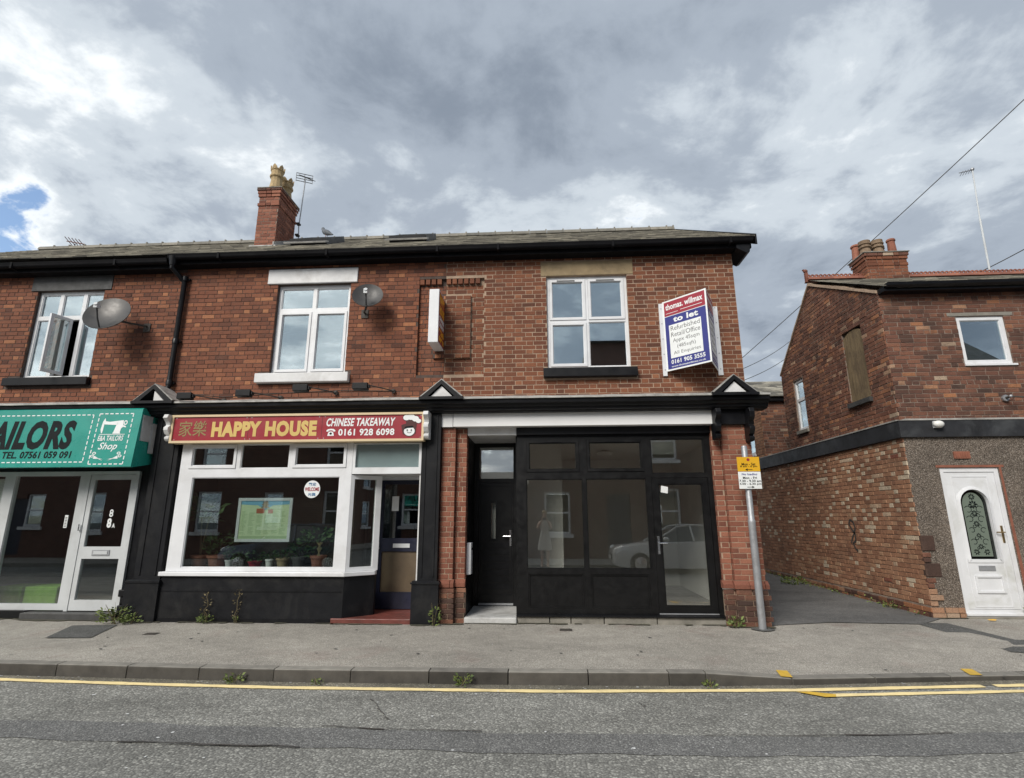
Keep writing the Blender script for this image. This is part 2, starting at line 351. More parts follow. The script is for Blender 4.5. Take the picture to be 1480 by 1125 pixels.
M['pave_d'] = tarmac('tarmac_patch', (.10,.10,.097), (.24,.24,.23), 120, low=.15)
M['alley'] = tarmac('alley_tarmac', (.14,.138,.135), (.30,.298,.29), 120, low=.25)
M['gutter_dirt'] = tarmac('channel_dirt', (.16,.15,.12), (.36,.33,.26), 90, low=.3)
def pebbledash():
    m, N, L, P = nodes('pebbledash'); g = N.new('ShaderNodeNewGeometry').outputs['Position']
    v = N.new('ShaderNodeTexVoronoi'); v.inputs['Scale'].default_value = 84; L.new(g, v.inputs['Vector'])
    sp = N.new('ShaderNodeSeparateColor'); L.new(v.outputs['Color'], sp.inputs[0])
    c = nramp(N, L, sp.outputs[0], [(0, (.15,.12,.098)), (.5, (.27,.22,.175)), (.8, (.36,.295,.24)), (1, (.55,.48,.41))])
    c = nmix(N, L, .85, c, nramp(N, L, v.outputs['Distance'], [(.2, 1.0), (.7, .3)]), 'MULTIPLY')
    b = nnoise(N, L, 1.6, 6, .6, .4); c = nmix(N, L, 1.0, c, nramp(N, L, b, [(.3, .75), (.7, 1.2)]), 'MULTIPLY')
    L.new(c, P.inputs['Base Color']); P.inputs['Roughness'].default_value = .95
    bumpn(N, L, P, nmath(N, L, 'SUBTRACT', 1.0, v.outputs['Distance']), 1.0, .012)
    return m
M['pebble'] = pebbledash()
def wall_brick_tex(name, c1, c2, mort):
    m, N, L, P = nodes(name); g = N.new('ShaderNodeNewGeometry').outputs['Position']
    s = N.new('ShaderNodeSeparateXYZ'); L.new(g, s.inputs[0]); cb = N.new('ShaderNodeCombineXYZ')
    L.new(nmath(N, L, 'ADD', s.outputs[0], s.outputs[1]), cb.inputs[0]); L.new(s.outputs[2], cb.inputs[1])
    b = N.new('ShaderNodeTexBrick'); L.new(cb.outputs[0], b.inputs['Vector']); b.inputs['Scale'].default_value = 1
    b.inputs['Brick Width'].default_value = .225; b.inputs['Row Height'].default_value = .075; b.inputs['Mortar Size'].default_value = .006
    b.inputs['Color1'].default_value = (*c1, 1); b.inputs['Color2'].default_value = (*c2, 1); b.inputs['Mortar'].default_value = (*mort, 1)
    L.new(b.outputs[0], P.inputs['Base Color']); P.inputs['Roughness'].default_value = .9
    return m
M['brick_far'] = wall_brick_tex('brick_across_the_road', (.105,.050,.037), (.15,.07,.05), (.13,.11,.095))

# ------------------------------------------------------------------ bricks
CH = .075
def courses(u0, u1, z0, z1, holes=(), bond='flemish', clip=None, seed=0):
    """rows of bricks as (ua, ub, za, zb, header)"""
    rg = random.Random(seed); out = []; n = int(round((z1-z0)/CH)); ch = (z1-z0)/max(n, 1)
    for r in range(n):
        za = z0 + r*ch; zb = za + ch - .010
        a, b = (u0, u1) if clip is None else clip((za+zb)/2)
        if b - a < .06: continue
        spans = [(a, b)]
        for h in holes:
            if min(zb, h[3]) - max(za, h[2]) > .02:
                ns = []
                for p, q in spans:
                    if h[1] <= p or h[0] >= q: ns.append((p, q)); continue
                    if h[0] > p: ns.append((p, h[0]))
                    if h[1] < q: ns.append((h[1], q))
                spans = ns
        if bond == 'flemish': u = -20 + (r % 2)*.169 + rg.uniform(-.012, .012); head = True
        elif bond == 'garden': u = -20 + (r % 2)*.112 + rg.uniform(-.03, .03); head = (r % 4 == 0)
        else: u = -20 + (r % 2)*.112; head = False
        while u < b:
            w = .1125 if head else .225
            if bond == 'garden': w *= rg.uniform(.93, 1.07)
            for p, q in spans:
                s, e = max(u, p), min(u+w-.010, q)
                if e - s > .028: out.append((s, e, za, zb, head))
            u += w
            if bond == 'flemish': head = not head
    return out
BRICKMESH = {}
def brick_data(w, h, tb, axis, var, mt):
    k = (round(w, 2), round(h, 3), tb, axis, var, mt.name)
    if k in BRICKMESH: return BRICKMESH[k]
    mb = MB(); brick_geo(mb, 0, w, 0, h, .0, tb/9.0, FRONT if axis == 'x' else side(0), random.Random(hash((k[0], tb, var))), .0015)
    me = bpy.data.meshes.new('brick'); me.from_pydata(mb.v, [], mb.f); me.materials.append(mt)
    me.attributes.new('tone', 'FLOAT', 'FACE').data.foreach_set('value', mb.t); BRICKMESH[k] = me
    return me
def brick_geo(mb, a, b, c, d, face, tone, mp, rg, j=.002, back=.02):
    """front face chamfered by 3 mm; face = depth of the front face (negative is proud)"""
    q = lambda: rg.uniform(-j, j); e = .0035
    o = [(a+q(), c+q()), (b+q(), c+q()), (b+q(), d+q()), (a+q(), d+q())]
    i = [(o[0][0]+e, o[0][1]+e), (o[1][0]-e, o[1][1]+e), (o[2][0]-e, o[2][1]-e), (o[3][0]+e, o[3][1]-e)]
    vs = [mp(u, z, face+back) for u, z in o] + [mp(u, z, face+.003) for u, z in o] + [mp(u, z, face+q()*.6) for u, z in i]
    fs = [(8,9,10,11)] + [(4+k, 4+(k+1) % 4, 8+(k+1) % 4, 8+k) for k in range(4)] + [(k, (k+1) % 4, 4+(k+1) % 4, 4+k) for k in range(4)]
    mb.add(vs, fs, tone)
class BrickSet:
    """all bricks of one house: the largest in view become objects, the rest one mesh per wall"""
    def __init__(s): s.items = []
    def add(s, wall, lst, mp, axis, mt, tonefn, face=-.006, j=.002, seed=1, wide=0):
        rg = random.Random(seed)
        for (a, b, c, d, h) in lst:
            a += wide; b -= wide; c += wide; d -= wide
            s.items.append((wall, a, b, c, d, mp, axis, mt, tonefn(rg, h, (a+b)/2, (c+d)/2), face+rg.uniform(-.002, .002), j))
    def finish(s, limit=290):
        def score(it):
            p = Vector(it[5]((it[1]+it[2])/2, (it[3]+it[4])/2, 0)) - CAM_POS; d2 = p.length_squared
            cs = abs(p.normalized().y) if it[6] == 'x' else abs(p.normalized().x)
            return (it[2]-it[1])*(it[4]-it[3])*cs/d2
        order = sorted(range(len(s.items)), key=lambda i: -score(s.items[i])); big = set(order[:limit])
        rest = {}; rg = random.Random(3)
        for i, it in enumerate(s.items):
            wall, a, b, c, d, mp, axis, mt, tone, face, j = it
            if i in big:
                me = brick_data(b-a, d-c, int(round(min(max(tone, 0), 1)*9)), axis, i % 3, mt)
                link('brick', me, wall, mp(a, c, face))
            else:
                key = (wall, mt.name)
                if key not in rest: rest[key] = (MB(), mt, wall)
                brick_geo(rest[key][0], a, b, c, d, face, tone, mp, rg, j)
        for mb, mt, wall in rest.values(): mb.build('brickwork', mt, wall, kind='stuff')
def tone_h(rg, h, u, z):
    t = .12+.62*rg.betavariate(2.6, 2.6)
    if rg.random() < (.26 if h else .06): t = rg.uniform(.72, .95)
    if rg.random() < .05: t = rg.uniform(0, .2)
    return t
def tone_r(rg, h, u, z):
    return rg.uniform(.5, .95) if (h and rg.random() < .7) else rg.uniform(.12, .62)
def tone_c(rg, h, u, z):
    t = rg.betavariate(2, 2.3)*.85
    if rg.random() < .05: t = rg.uniform(.88, 1)
    return t
def tone_a(rg, h, u, z):
    t = rg.uniform(.2, .8)
    k = .05 + .20*max(0, 1-abs(z-2.1)/1.6)*max(.3, 1-(u-.7)/6)
    if rg.random() < (k*2.3 if h else k*.4): t = rg.uniform(.86, 1)
    return t

# ------------------------------------------------------------------ lettering
def text(parent, body, mt, p, ux, uz, W, H, bold=0.0, shear=0.0, name='lettering', thick=.002, label=None):
    """lettering fitted in a W x H box whose lower left corner is p; ux, uz unit vectors along the reading direction and up"""
    c = bpy.data.curves.new(name, 'FONT'); c.body = body; c.size = 1; c.offset = bold; c.shear = shear; c.resolution_u = 3
    c.fill_mode = 'FRONT'; c.space_character = 1 + 1.6*bold; c.align_x = 'LEFT'; c.space_line = 1.0
    t = bpy.data.objects.new('t', c); COL.objects.link(t); bpy.context.view_layer.update()
    dg = bpy.context.evaluated_depsgraph_get(); me = bpy.data.meshes.new_from_object(t.evaluated_get(dg))
    bpy.data.objects.remove(t); bpy.data.curves.remove(c)
    if not me.vertices: return None
    xs = [v.co.x for v in me.vertices]; ys = [v.co.y for v in me.vertices]
    x0, sx = min(xs), W/max(1e-6, max(xs)-min(xs)); y0, sy = min(ys), H/max(1e-6, max(ys)-min(ys))
    ux, uz, p = Vector(ux), Vector(uz), Vector(p); nn = ux.cross(uz)
    for v in me.vertices: v.co = ux*((v.co.x-x0)*sx) + uz*((v.co.y-y0)*sy) + nn*thick
    me.materials.clear(); me.materials.append(mt); me.name = name
    return link(name, me, parent, p, label)
X_, Z_ = Vector((1,0,0)), Vector((0,0,1))
# ================================================================== GROUND
KY = [(-60,-2.3),(-14,-2.32),(-9,-2.40),(-5.8,-2.48),(-4.25,-2.53),(-2.75,-2.57),(.06,-2.54),(1.6,-2.48),(2.5,-2.40),(3.5,-2.27),(4.86,-2.10),(8,-1.75),(14,-1.5),(60,-1.5)]
def lerp(tab, x):
    for (a, b), (c, d) in zip(tab, tab[1:]):
        if x <= c: return b + (d-b)*(x-a)/(c-a)
    return tab[-1][1]
def kerb_y(x): return lerp(KY, x)
def drop(x): return lerp([(-99,0),(1.58,0),(2.45,.060),(4.9,.075),(8,.075),(9,0),(99,0)], x)
def pave_z(x, y):
    t = min(1, max(0, (-.9-y)/1.35)); t = t*t*(3-2*t)
    return -drop(x)*t
XS = [-60,-30,-20,-14] + [-12+.4*i for i in range(61)] + [16,30,60]
mb = MB(); mb.box(-200, 200, -200, 200, -.9, -.30); mb.build('ground', M['pave_d'], kind='structure')
mb = MB()
for a, b in zip(XS, XS[1:]): mb.quad((a,-9.9,-.12),(b,-9.9,-.12),(b,kerb_y(b)+.03,-.12),(a,kerb_y(a)+.03,-.12))
road = mb.build('road', M['road'], kind='structure', origin=(0,-6,-.12))
def strip(parent, name, mt, xs, f0, f1, z, lab=None):
    mb = MB()
    for a, b in zip(xs, xs[1:]): mb.quad((a,f0(a),z),(b,f0(b),z),(b,f1(b),z),(a,f1(a),z))
    return mb.build(name, mt, parent, lab)
wob = lambda x: .012*math.sin(3.1*x)+.008*math.sin(7.7*x+1)+.006*math.sin(17*x)
PY = [(-60,-3.3),(-9,-3.6),(-4.5,-3.70),(-2.1,-3.75),(0,-3.77),(2.1,-3.71),(3.7,-3.52),(9,-2.9),(60,-2.5)]
FX = [-60,-30,-14]+[-12+.12*i for i in range(200)]+[16,30,60]
strip(road, 'tarmac_strip', M['strip'], FX, lambda x: lerp(PY,x)-.36+wob(x*1.3+2), lambda x: lerp(PY,x)+wob(x), -.116, 'darker smooth strip of newer tarmac along the road')
strip(road, 'gutter_channel', M['gutter_dirt'], FX, lambda x: kerb_y(x)-.155+wob(x), lambda x: kerb_y(x)+.02, -.1165)
YY = [(-60,-2.4),(-9,-2.52),(-5.68,-2.64),(-4.1,-2.715),(-2.66,-2.755),(.06,-2.735),(2.39,-2.575),(4.71,-2.295),(8,-1.95),(60,-1.8)]
yl = lambda x: lerp(YY, x)
w1 = lambda x: .004*math.sin(9*x)+.003*math.sin(23*x+2)
strip(road, 'yellow_line', M['yellow'], [x for x in FX if x < 4.28]+[4.28], lambda x: yl(x)-.045+w1(x), lambda x: yl(x)+.04+w1(x+1), -.112)
strip(road, 'yellow_line', M['yellow'], [4.40]+[x for x in FX if x > 4.40], lambda x: yl(x)-.045+w1(x), lambda x: yl(x)+.04+w1(x+1), -.112)
strip(road, 'yellow_line', M['yellow'], [2.62]+[x for x in FX if x > 2.62], lambda x: yl(x)-.215+w1(x), lambda x: yl(x)-.135+w1(x+1), -.112)
mb = MB(); mb.poly([(2.36,-2.64,-.108),(2.49,-2.63,-.108),(2.70,-2.70,-.108),(2.66,-2.775,-.108),(2.56,-2.785,-.108)]); mb.build('yellow_line', M['yellow2'], road)
mb = MB()   # cracks in the road surface
for pts in ([(-1.62,-3.05),(-1.50,-3.2),(-1.46,-3.33),(-1.36,-3.48),(-1.30,-3.56)], [(.82,-3.02),(.86,-3.09),(.84,-3.16)], [(-1.8,-3.72),(-1.4,-3.755),(-.9,-3.76),(-.4,-3.775)],[(1.2,-3.745),(1.9,-3.725),(2.6,-3.66),(3.3,-3.57)],[(-3.2,-4.10),(-2.4,-4.115),(-1.6,-4.12)]):
    fine = []
    for (a, b), (c, d) in zip(pts, pts[1:]):
        for k in range(4): fine.append((a+(c-a)*k/4+rnd.uniform(-.015,.015), b+(d-b)*k/4+rnd.uniform(-.012,.012)))
    for p, q in zip(fine, fine[1:]):
        w = rnd.uniform(.004,.011); mb.quad((p[0],p[1]-w,-.1085),(q[0],q[1]-w,-.1085),(q[0],q[1]+w,-.1085),(p[0],p[1]+w,-.1085))
mb.build('crack', M['iron'], road, kind='stuff')
mb = MB()   # litter flecks: gum, grit, bits of paper
for i in range(90):
    x = rnd.uniform(-6, 6); y = rnd.uniform(-6.5, -2.6); s = rnd.uniform(.006, .016); zt = -.1155+rnd.uniform(0,.004)
    mb.poly([(x+s*math.cos(t)*rnd.uniform(.5,1.4), y+s*math.sin(t)*rnd.uniform(.5,1.2), zt) for t in (0,1.2,2.5,3.7,5)])
mb.build('pale_grit', M['paper'], road, kind='stuff')
# kerb
kerb = MB().box(-13.2, -12.4, -2.32, -2.19, -.14, 0, tone=.5).build('kerb', M['kerb'], kind='structure')
x = -12.39
joints = []
while x < 12:
    n = .80 if x < 1.55 or x > 2.5 else .86
    if x < 1.56 < x+n: n = 1.575-x
    joints.append((x, x+n)); x += n
for a, b in joints:
    mb = MB(); g = .006; a2, b2 = a+g, b-g; za, zb = -drop(a), -drop(b); ya, yb = kerb_y(a)+rnd.uniform(-.006,.006), kerb_y(b)+rnd.uniform(-.006,.006)
    r = .014; W = .13
    prof = lambda y, z: [(y+.012,-.15),(y,-.12),(y+.002,z-r),(y+r*.35,z-r*.3),(y+r,z+.001),(y+W,z+.003),(y+W,-.15)]
    nseg = 4; rows = []
    for k in range(nseg+1):
        t = k/nseg; X = a2+(b2-a2)*t; e = rnd.uniform(-.004,.003)
        rows.append([(X, y+e, z) for y, z in prof(ya+(yb-ya)*t, za+(zb-za)*t)])
    n = len(rows[0]); vs = [p for rw in rows for p in rw]
    fs = [(i*n+k, (i+1)*n+k, (i+1)*n+(k+1) % n, i*n+(k+1) % n) for i in range(nseg) for k in range(n)] + [tuple(range(n)), tuple(range(nseg*n, nseg*n+n))[::-1]]
    mb.add(vs, fs, rnd.uniform(.1,.9))
    for q in range(nseg*n): mb.m[q] = 1 if q % n in (0, 1, 2) else 0
    mb.build('kerb_stone', [M['kerb'], M['kerb_face']], kerb)
# pavement
mb = MB()
def grid(mb, xs, ys, zf):
    n = len(xs); vs = [(x, y if not callable(y) else y(x), zf(x, y if not callable(y) else y(x))) for y in ys for x in xs]
    mb.add(vs, [(j*n+i, j*n+i+1, (j+1)*n+i+1, (j+1)*n+i) for j in range(len(ys)-1) for i in range(n-1)])
rowy = lambda t: (lambda x: (kerb_y(x)+.125)*(1-t) + .95*t)
grid(mb, XS, [rowy(t) for t in (0,.06,.12,.2,.28,.36,.45,.6,.8,1)], lambda x, y: pave_z(x, y) + .004*math.sin(1.7*x+2*y)*(1 if -2 < y < -.4 else 0))
pavement = mb.build('pavement', M['pave'], kind='structure', origin=(0,-1,0))
def on_pave(name, mt, pts, dz=.009, parent=None, **k):
    mb = MB(); mb.poly([(x, y, pave_z(x, y)+dz) for x, y in pts]); return mb.build(name, mt, parent if parent else pavement, **k)
on_pave('tarmac_patch', M['pave_d'], [(-6.47,-1.30),(-5.88,-1.27),(-6.2,-.42),(-6.82,-.50)], label='dark tarmac repair patch outside the green signed shop')
on_pave('tarmac_patch', M['pave_d'], [(5.35,.30),(5.80,.28),(5.86,-.80),(7.8,-.86),(7.8,-1.42),(5.62,-1.42),(5.36,-1.36)], label='dark trench repair running out towards the white door')
def tick(x0, x1, y0, y1):
    mb = MB(); n = 6
    for k in range(n):
        a, b = k/n, (k+1)/n; ya, yb = y0+(y1-y0)*a, y0+(y1-y0)*b; sh = -.05
        f = lambda X, Y: (X, Y, max(pave_z(X,Y), -drop(X)+.002)+.008)
        mb.quad(f(x0+sh*a,yb) if 0 else f(x0+sh*a,ya), f(x1+sh*a,ya), f(x1+sh*b,yb), f(x0+sh*b,yb))
    mb.build('yellow_tick', M['yellow2'], pavement)
tick(2.385, 2.50, -2.14, -2.385); tick(4.36, 4.48, -1.95, -2.155)
mb = MB()
for i in range(140):
    x = rnd.uniform(-7, 7); y = rnd.uniform(-2.2, -.1) if rnd.random() < .4 else rnd.uniform(-.35,-.05); s = rnd.uniform(.005,.014); zt = pave_z(x,y)+.006+rnd.uniform(0,.003)
    mb.poly([(x+s*math.cos(t)*rnd.uniform(.5,1.4), y+s*math.sin(t)*rnd.uniform(.5,1.2), zt) for t in (0,1.2,2.5,3.7,5)])
for i in range(60):
    x = rnd.uniform(-6, 4.5); y = kerb_y(x)-rnd.uniform(.01,.12); s = rnd.uniform(.006,.018)
    mb.poly([(x+s*math.cos(t)*rnd.uniform(.5,1.6), y+s*math.sin(t)*rnd.uniform(.4,1), -.112) for t in (0,1.2,2.5,3.7,5)])
mb.build('litter_specks', M['step'], pavement, kind='stuff')
mb = MB(); az = lambda y: .006 + max(0, y-1)*.012
mb.add([(3.21,.0,.009),(4.17,.27,.010),(5.40,.19,.010),(5.95,.64,.010),(3.21,.95,.010),(5.95,.95,.010),(3.21,6,az(6)),(5.95,6,az(6)),(3.21,30,az(30)),(6.3,30,az(30))],
       [(0,1,4),(1,2,5,4),(2,3,5),(4,5,7,6),(6,7,9,8)])
mb.build('alley', M['alley'], kind='structure', origin=(4.6,8,0))
rg = random.Random(14); mb = MB()     # dirt and moss gathered along the wall foot
def foot(xa, xb, y0):
    x = xa
    while x < xb:
        e = min(x+rg.uniform(.08,.3), xb); w0, w1 = rg.uniform(.015,.09), rg.uniform(.015,.09)
        if rg.random() < .8: mb.add([(x,y0+.03,.011),(e,y0+.03,.011),(e,y0-w1,.011),((x+e)/2,y0-(w0+w1)/2-rg.uniform(-.02,.03),.011),(x,y0-w0,.011)], [(0,4,3,2,1)])
        x = e
for a, b, y0 in ((-12,-8.1,-.02),(-8.05,-6.56,-.10),(-6.36,-5.83,-.20),(-5.83,-3.1,-.15),(-3.15,-1.97,-.17),(-1.96,-1.57,-.21),(-1.57,-1.2,-.10),(-1.2,-.43,-.05),(-.42,2.57,-.0),(2.57,3.2,-.12),(5.95,6.4,.72),(7.37,9,.74)): foot(a, b, y0)
mb.build('wall_foot_dirt', mat('dark_moss_dirt', (.085,.08,.055), .95, .4, 14, .5, 80), pavement, kind='stuff')
mb = MB()     # chewing gum and stains
for i in range(45):
    x = rg.uniform(-7, 7); y = rg.uniform(-2.2, -.15); s = rg.uniform(.008,.022); zt = pave_z(x,y)+.0085
    mb.poly([(x+s*math.cos(t)*rg.uniform(.8,1.3), y+s*math.sin(t)*rg.uniform(.8,1.2), zt) for t in (0,.9,1.8,2.7,3.6,4.5,5.4)])
mb.build('gum_spots', M['pave_d'], pavement, kind='stuff')
# the far side of the road (it shows mirrored in the shop windows)
mb = MB(); mb.box(-60, 60, -13.2, -10.03, -.2, -.002); mb.build('pavement', M['pave'], kind='structure')
mb = MB(); mb.box(-60, 60, -10.03, -9.9, -.2, .002, tone=.5); mb.build('kerb', M['kerb'], kind='structure')

def cover(x, y, lab, rot):
    mb = MB(); mb.M = Matrix.Translation((x, y, pave_z(x,y))) @ Matrix.Rotation(rot, 4, 'Z')
    mb.box(-.085, .085, -.062, .062, -.02, .008); 
    for k in range(5): mb.box(-.07, .07, -.05+.022*k, -.04+.022*k, .008, .012)
    mb.build('stopcock_cover', M['iron'], None, lab, 'utility cover', 'small iron covers set in the pavement')
cover(-5.27, -.99, 'small iron cover in the pavement near the drainpipe pilaster', .1)
cover(.27, -.45, 'small iron cover in the pavement below the black shopfront panels', 0)

# ================================================================== THE TERRACE
def shell(h, x0, x1, holes, mort, wall_z=(2.72, 5.95), ridge_ends=(0, 0)):
    mb = panel(MB(), x0, x1, wall_z[0], wall_z[1], holes, 0, .22, FRONT)
    return mb.build('wall', mort, h)
def room(h, x0, x1, y0, y1, z0, z1, mw, mf):
    t = .04; mb = MB()
    mb.box(x0, x0+t, y0, y1, z0+t, z1); mb.box(x1-t, x1, y0, y1, z0+t, z1); mb.box(x0+t, x1-t, y1-t, y1, z0+t, z1); mb.box(x0, x1, y0, y1, z1, z1+t)
    mb.build('interior_wall', mw, h); mb = MB(); mb.box(x0, x1, y0, y1, z0, z0+t); mb.build('interior_floor', mf, h)
EY, EZ, RY, RZ = -.26, 5.985, 4.5, 8.84
SL = math.hypot(RY-EY, RZ-EZ); SD = Vector((0, RY-EY, RZ-EZ))/SL; SN = Vector((0, -SD.z, SD.y))
def roof(h, x0, x1, seed, holes=()):
    mb = MB(); a = (x0, EY, EZ-.02); b = (x0, RY, RZ-.02); c = (x0, 9.3, EZ-.02); mb.prism([a, b, c], (x1-x0, 0, 0))
    rf = mb.build('roof', M['slate'], h)
    mb = MB(); rg = random.Random(seed); gauge = .205; rows = int(SL/gauge)+1
    for r in range(rows):
        s = -.03 + r*gauge; x = x0 - rg.uniform(0, .25) if r % 2 else x0
        x = x0 + ((-.125) if r % 2 else 0)
        while x < x1:
            a, b = max(x+.002, x0), min(x+.25, x1)
            x += .252
            if b-a < .03: continue
            if any(q[0] < (a+b)/2 < q[1] and q[2] < s+.1 < q[3] for q in holes): continue
            j = rg.uniform(-.012, .012); th = .016+rg.uniform(0,.007); s0 = s+j; s1 = min(s+gauge+.05, SL)
            f = lambda X, S_, n: tuple(Vector((X, EY, EZ)) + SD*S_ + SN*n)
            vs = [f(a,s0,th),f(b,s0,th+rg.uniform(-.003,.003)),f(b,s1,.004),f(a,s1,.004),f(a,s0,0),f(b,s0,0)]
            mb.add(vs, [(0,1,2,3),(4,5,1,0),(4,0,3),(5,2,1)], rg.betavariate(2,2))
    mb.build('slates', M['slates'], rf, kind='stuff')
    x = x0; 
    while x < x1-.1:
        e = min(x+.45, x1); mb = MB(); pr = []
        for k in range(7):
            t = math.pi*(k/6)*1.0; pr.append((x+.004, RY-.13*math.cos(t)*1.0, RZ-.03+.13*math.sin(t)))
        mb.prism(pr, (e-x-.008, 0, 0), rg.uniform(0,1)); mb.box(e-.04, e-.006, RY-.09, RY+.09, RZ-.03, RZ+.103, rg.uniform(.3,1)); mb.build('ridge_tile', M['ridge'], rf); x = e
    return rf
def cornice(h, x0, x1):
    pr = [(0,3.29),(-.355,3.29),(-.365,3.275),(-.36,3.235),(-.32,3.225),(-.30,3.19),(-.265,3.175),(-.255,3.145),(-.22,3.135),(-.21,3.118),(0,3.118)]
    mb = MB(); mb.prism([(x0, y, z) for y, z in pr], (x1-x0, 0, 0)); mb.build('cornice', M['black'], h)
    mb = MB(); n = int((x1-x0)/.22); rg = random.Random(int(x0*10)); rows = []
    for i in range(n+1):
        X = x0+(x1-x0)*i/n; e = rg.uniform(-.006,.006)
        rows.append([(X,-.012,3.42+e),(X,-.20,3.365+e),(X,-.385+e,3.322+e),(X,-.39+e,3.296+e*.6),(X,-.355,3.293),(X,-.012,3.293)])
    m = 6; mb.add([p for r in rows for p in r], [(i*m+k,(i+1)*m+k,(i+1)*m+(k+1) % m,i*m+(k+1) % m) for i in range(n) for k in range(m)]+[tuple(range(m)),tuple(range(n*m,n*m+m))[::-1]])
    mb.build('lead_flashing', M['lead'], h)
def pediment(h, cx, half=False):
    mb = MB(); w, z0, z1 = .315, 3.335, 3.60; th = .055
    mb.prism([(cx-w,-.42,z0),(cx,-.42,z1),(cx,-.42,z1-th*1.25),(cx-w+th*1.9,-.42,z0)], (0,.42,0)); mb.prism([(cx+w,-.42,z0),(cx+w-th*1.9,-.42,z0),(cx,-.42,z1-th*1.25),(cx,-.42,z1)], (0,.42,0))
    mb.box(cx-w-.03, cx+w+.03, -.43, 0, z0-.045, z0-.002)
    pd = mb.build('pediment', M['black'], h)
    a = cx if half else cx-w+.14
    mb = MB(); mb.prism([(a,-.385,z0),(cx+w-.14,-.385,z0),(cx,-.385,z1-.095)], (0,.3,0)); mb.build('tympanum', M['white_p'], pd)
    mb = MB(); mb.prism([(cx-w-.02,-.40,z0+.012),(cx,-.40,z1+.022),(cx+w+.02,-.40,z0+.012),(cx+w,-.40,z0+.002),(cx,-.40,z1+.004),(cx-w,-.40,z0+.002)], (0,.395,0)); mb.build('lead_capping', M['lead'], pd)
def gutter(h, x0, x1, dz=0, box=True):
    mb = MB(); mb.box(x0, x1, -.20, -.001, 5.81+dz, 5.945+dz); mb.build('fascia_board', M['black_matt'], h)
    mb = MB(); pr = [(-.205+0, 5.95)]
    pr = [(-.258+.054*math.cos(t), 5.915+dz+.050*math.sin(t)) for t in [math.pi+math.pi*k/8 for k in range(9)]]
    mb.prism([(x0, y, z) for y, z in [(-.325,5.955+dz)]+pr+[(-.202,5.955+dz)]], (x1-x0,0,0))
    x = x0+.9
    while x < x1: mb.box(x, x+.035, -.328, -.203, 5.85+dz, 5.958+dz); x += 1.9
    mb.build('gutter', M['black_matt'], h, smooth=False)
def window(h, x0, x1, z0, z1, y, layout, mf, mg, fr=.055, depth=.07, mp=FRONT, lab=None):
    """layout: (ua, ub, za, zb, 's' opening sash or 'f' fixed); the frame is the part, sashes and panes its pieces"""
    mpy = lambda u, z, d: mp(u, z, y+d)
    holes = [l[:4] for l in layout]
    w = panel(MB(), x0, x1, z0, z1, holes, 0, depth, mpy).build('window', mf, h, lab)
    for a, b, c, d, k in layout:
        if k == 'n': continue
        ia, ib, ic, id_ = a, b, c, d
        if k == 's':
            panel(MB(), a+.003, b-.003, c+.003, d-.003, [(a+.045, b-.045, c+.045, d-.045)], -.014, .05, mpy).build('sash', mf, w)
            ia, ib, ic, id_ = a+.045, b-.045, c+.045, d-.045
        g = .012; panel(MB(), ia+.0005, ib-.0005, ic+.0005, id_-.0005, [(ia+g, ib-g, ic+g, id_-g)], .012, .045, mpy).build('glazing_bead', mf, w)
        mb = MB(); P0 = mpy(ia+.002, ic+.002, .026); P1 = mpy(ib-.002, id_-.002, .032)
        mb.box(*[v for p in zip([min(i,j) for i,j in zip(P0,P1)],[max(i,j) for i,j in zip(P0,P1)]) for v in p]); mb.build('pane', mg, w)
    return w
def grid_layout(xs, zs, kinds, m=.035):
    """cells between frame lines; m = half a glazing bar"""
    out = []
    for j in range(len(zs)-1):
        for i in range(len(xs)-1):
            k = kinds[j][i]
            if k: out.append((xs[i]+m, xs[i+1]-m, zs[j]+m, zs[j+1]-m, k))
    return out
BS_T, BS_H, BS_R = BrickSet(), BrickSet(), BrickSet()
PX1, PX2, XE = -6.27, -1.62, 3.20

# ------------------------------------------------------------------ tailor's house
T = root('terraced_house', 'brick terraced house with the teal sewing shop sign and a white open window above', 'house', (-10, 0, 0), 'terraced houses with shops')
WLH = (-9.0, -7.75, 3.85, 5.47)
wall = shell(T, -14, PX1, [WLH], M['mortar_d'], (2.9, 5.95))
BS_T.add(wall, courses(-11.5, PX1-.005, 3.30, 5.76, [WLH, (-9.12,-7.62,5.47,5.74), (-9.22,-7.70,3.70,3.85)], seed=5), FRONT, 'x', M['brick_h'], tone_h, seed=5)
mb = MB(); mb.box(-9.12, -7.62, -.02, .05, 5.472, 5.74); mb.build('lintel', M['grey_paint'], T)
mb = MB(); mb.box(-9.22, -7.70, -.09, .05, 3.71, 3.848); mb.build('sill', M['black'], T, bevel=.006)
x0, x1, z0, z1 = WLH; zt = 4.97; xa, xb = x0+.42, x0+.86
lay = grid_layout([x0+.02, xa, xb, x1-.02], [zt, z1-.02], [['f','f','f']]) + grid_layout([x0+.02, xa+.02, xb, x1-.02], [z0+.02, zt], [['f', None, 'f']])
wn = window(T, x0+.003, x1-.003, z0+.003, z1-.003, .06, lay + [(xa+.055, xb-.035, z0+.055, zt-.035, 'n')], M['white'], M['glass_up'])
mb = MB(); hx = xa+.27; sw = xb-xa-.10; A = R(74)      # the open casement swung out over the pavement on its friction stays
sash_mp = lambda u, z, d: (hx-u*math.cos(A)+d*math.sin(A), .05-u*math.sin(A)-d*math.cos(A), z)
panel(mb, 0, sw, z0+.06, zt-.04, [(.05, sw-.05, z0+.11, zt-.09)], 0, .045, sash_mp); sa = mb.build('sash', M['white'], wn, 'white casement standing wide open')
mb = MB(); mb.add([sash_mp(u, z, d) for u, z in ((.048,z0+.108),(sw-.048,z0+.108),(sw-.048,zt-.088),(.048,zt-.088)) for d in (.018,.024)], [(0,2,4,6),(1,7,5,3)]); mb.build('pane', M['glass_up'], wn)
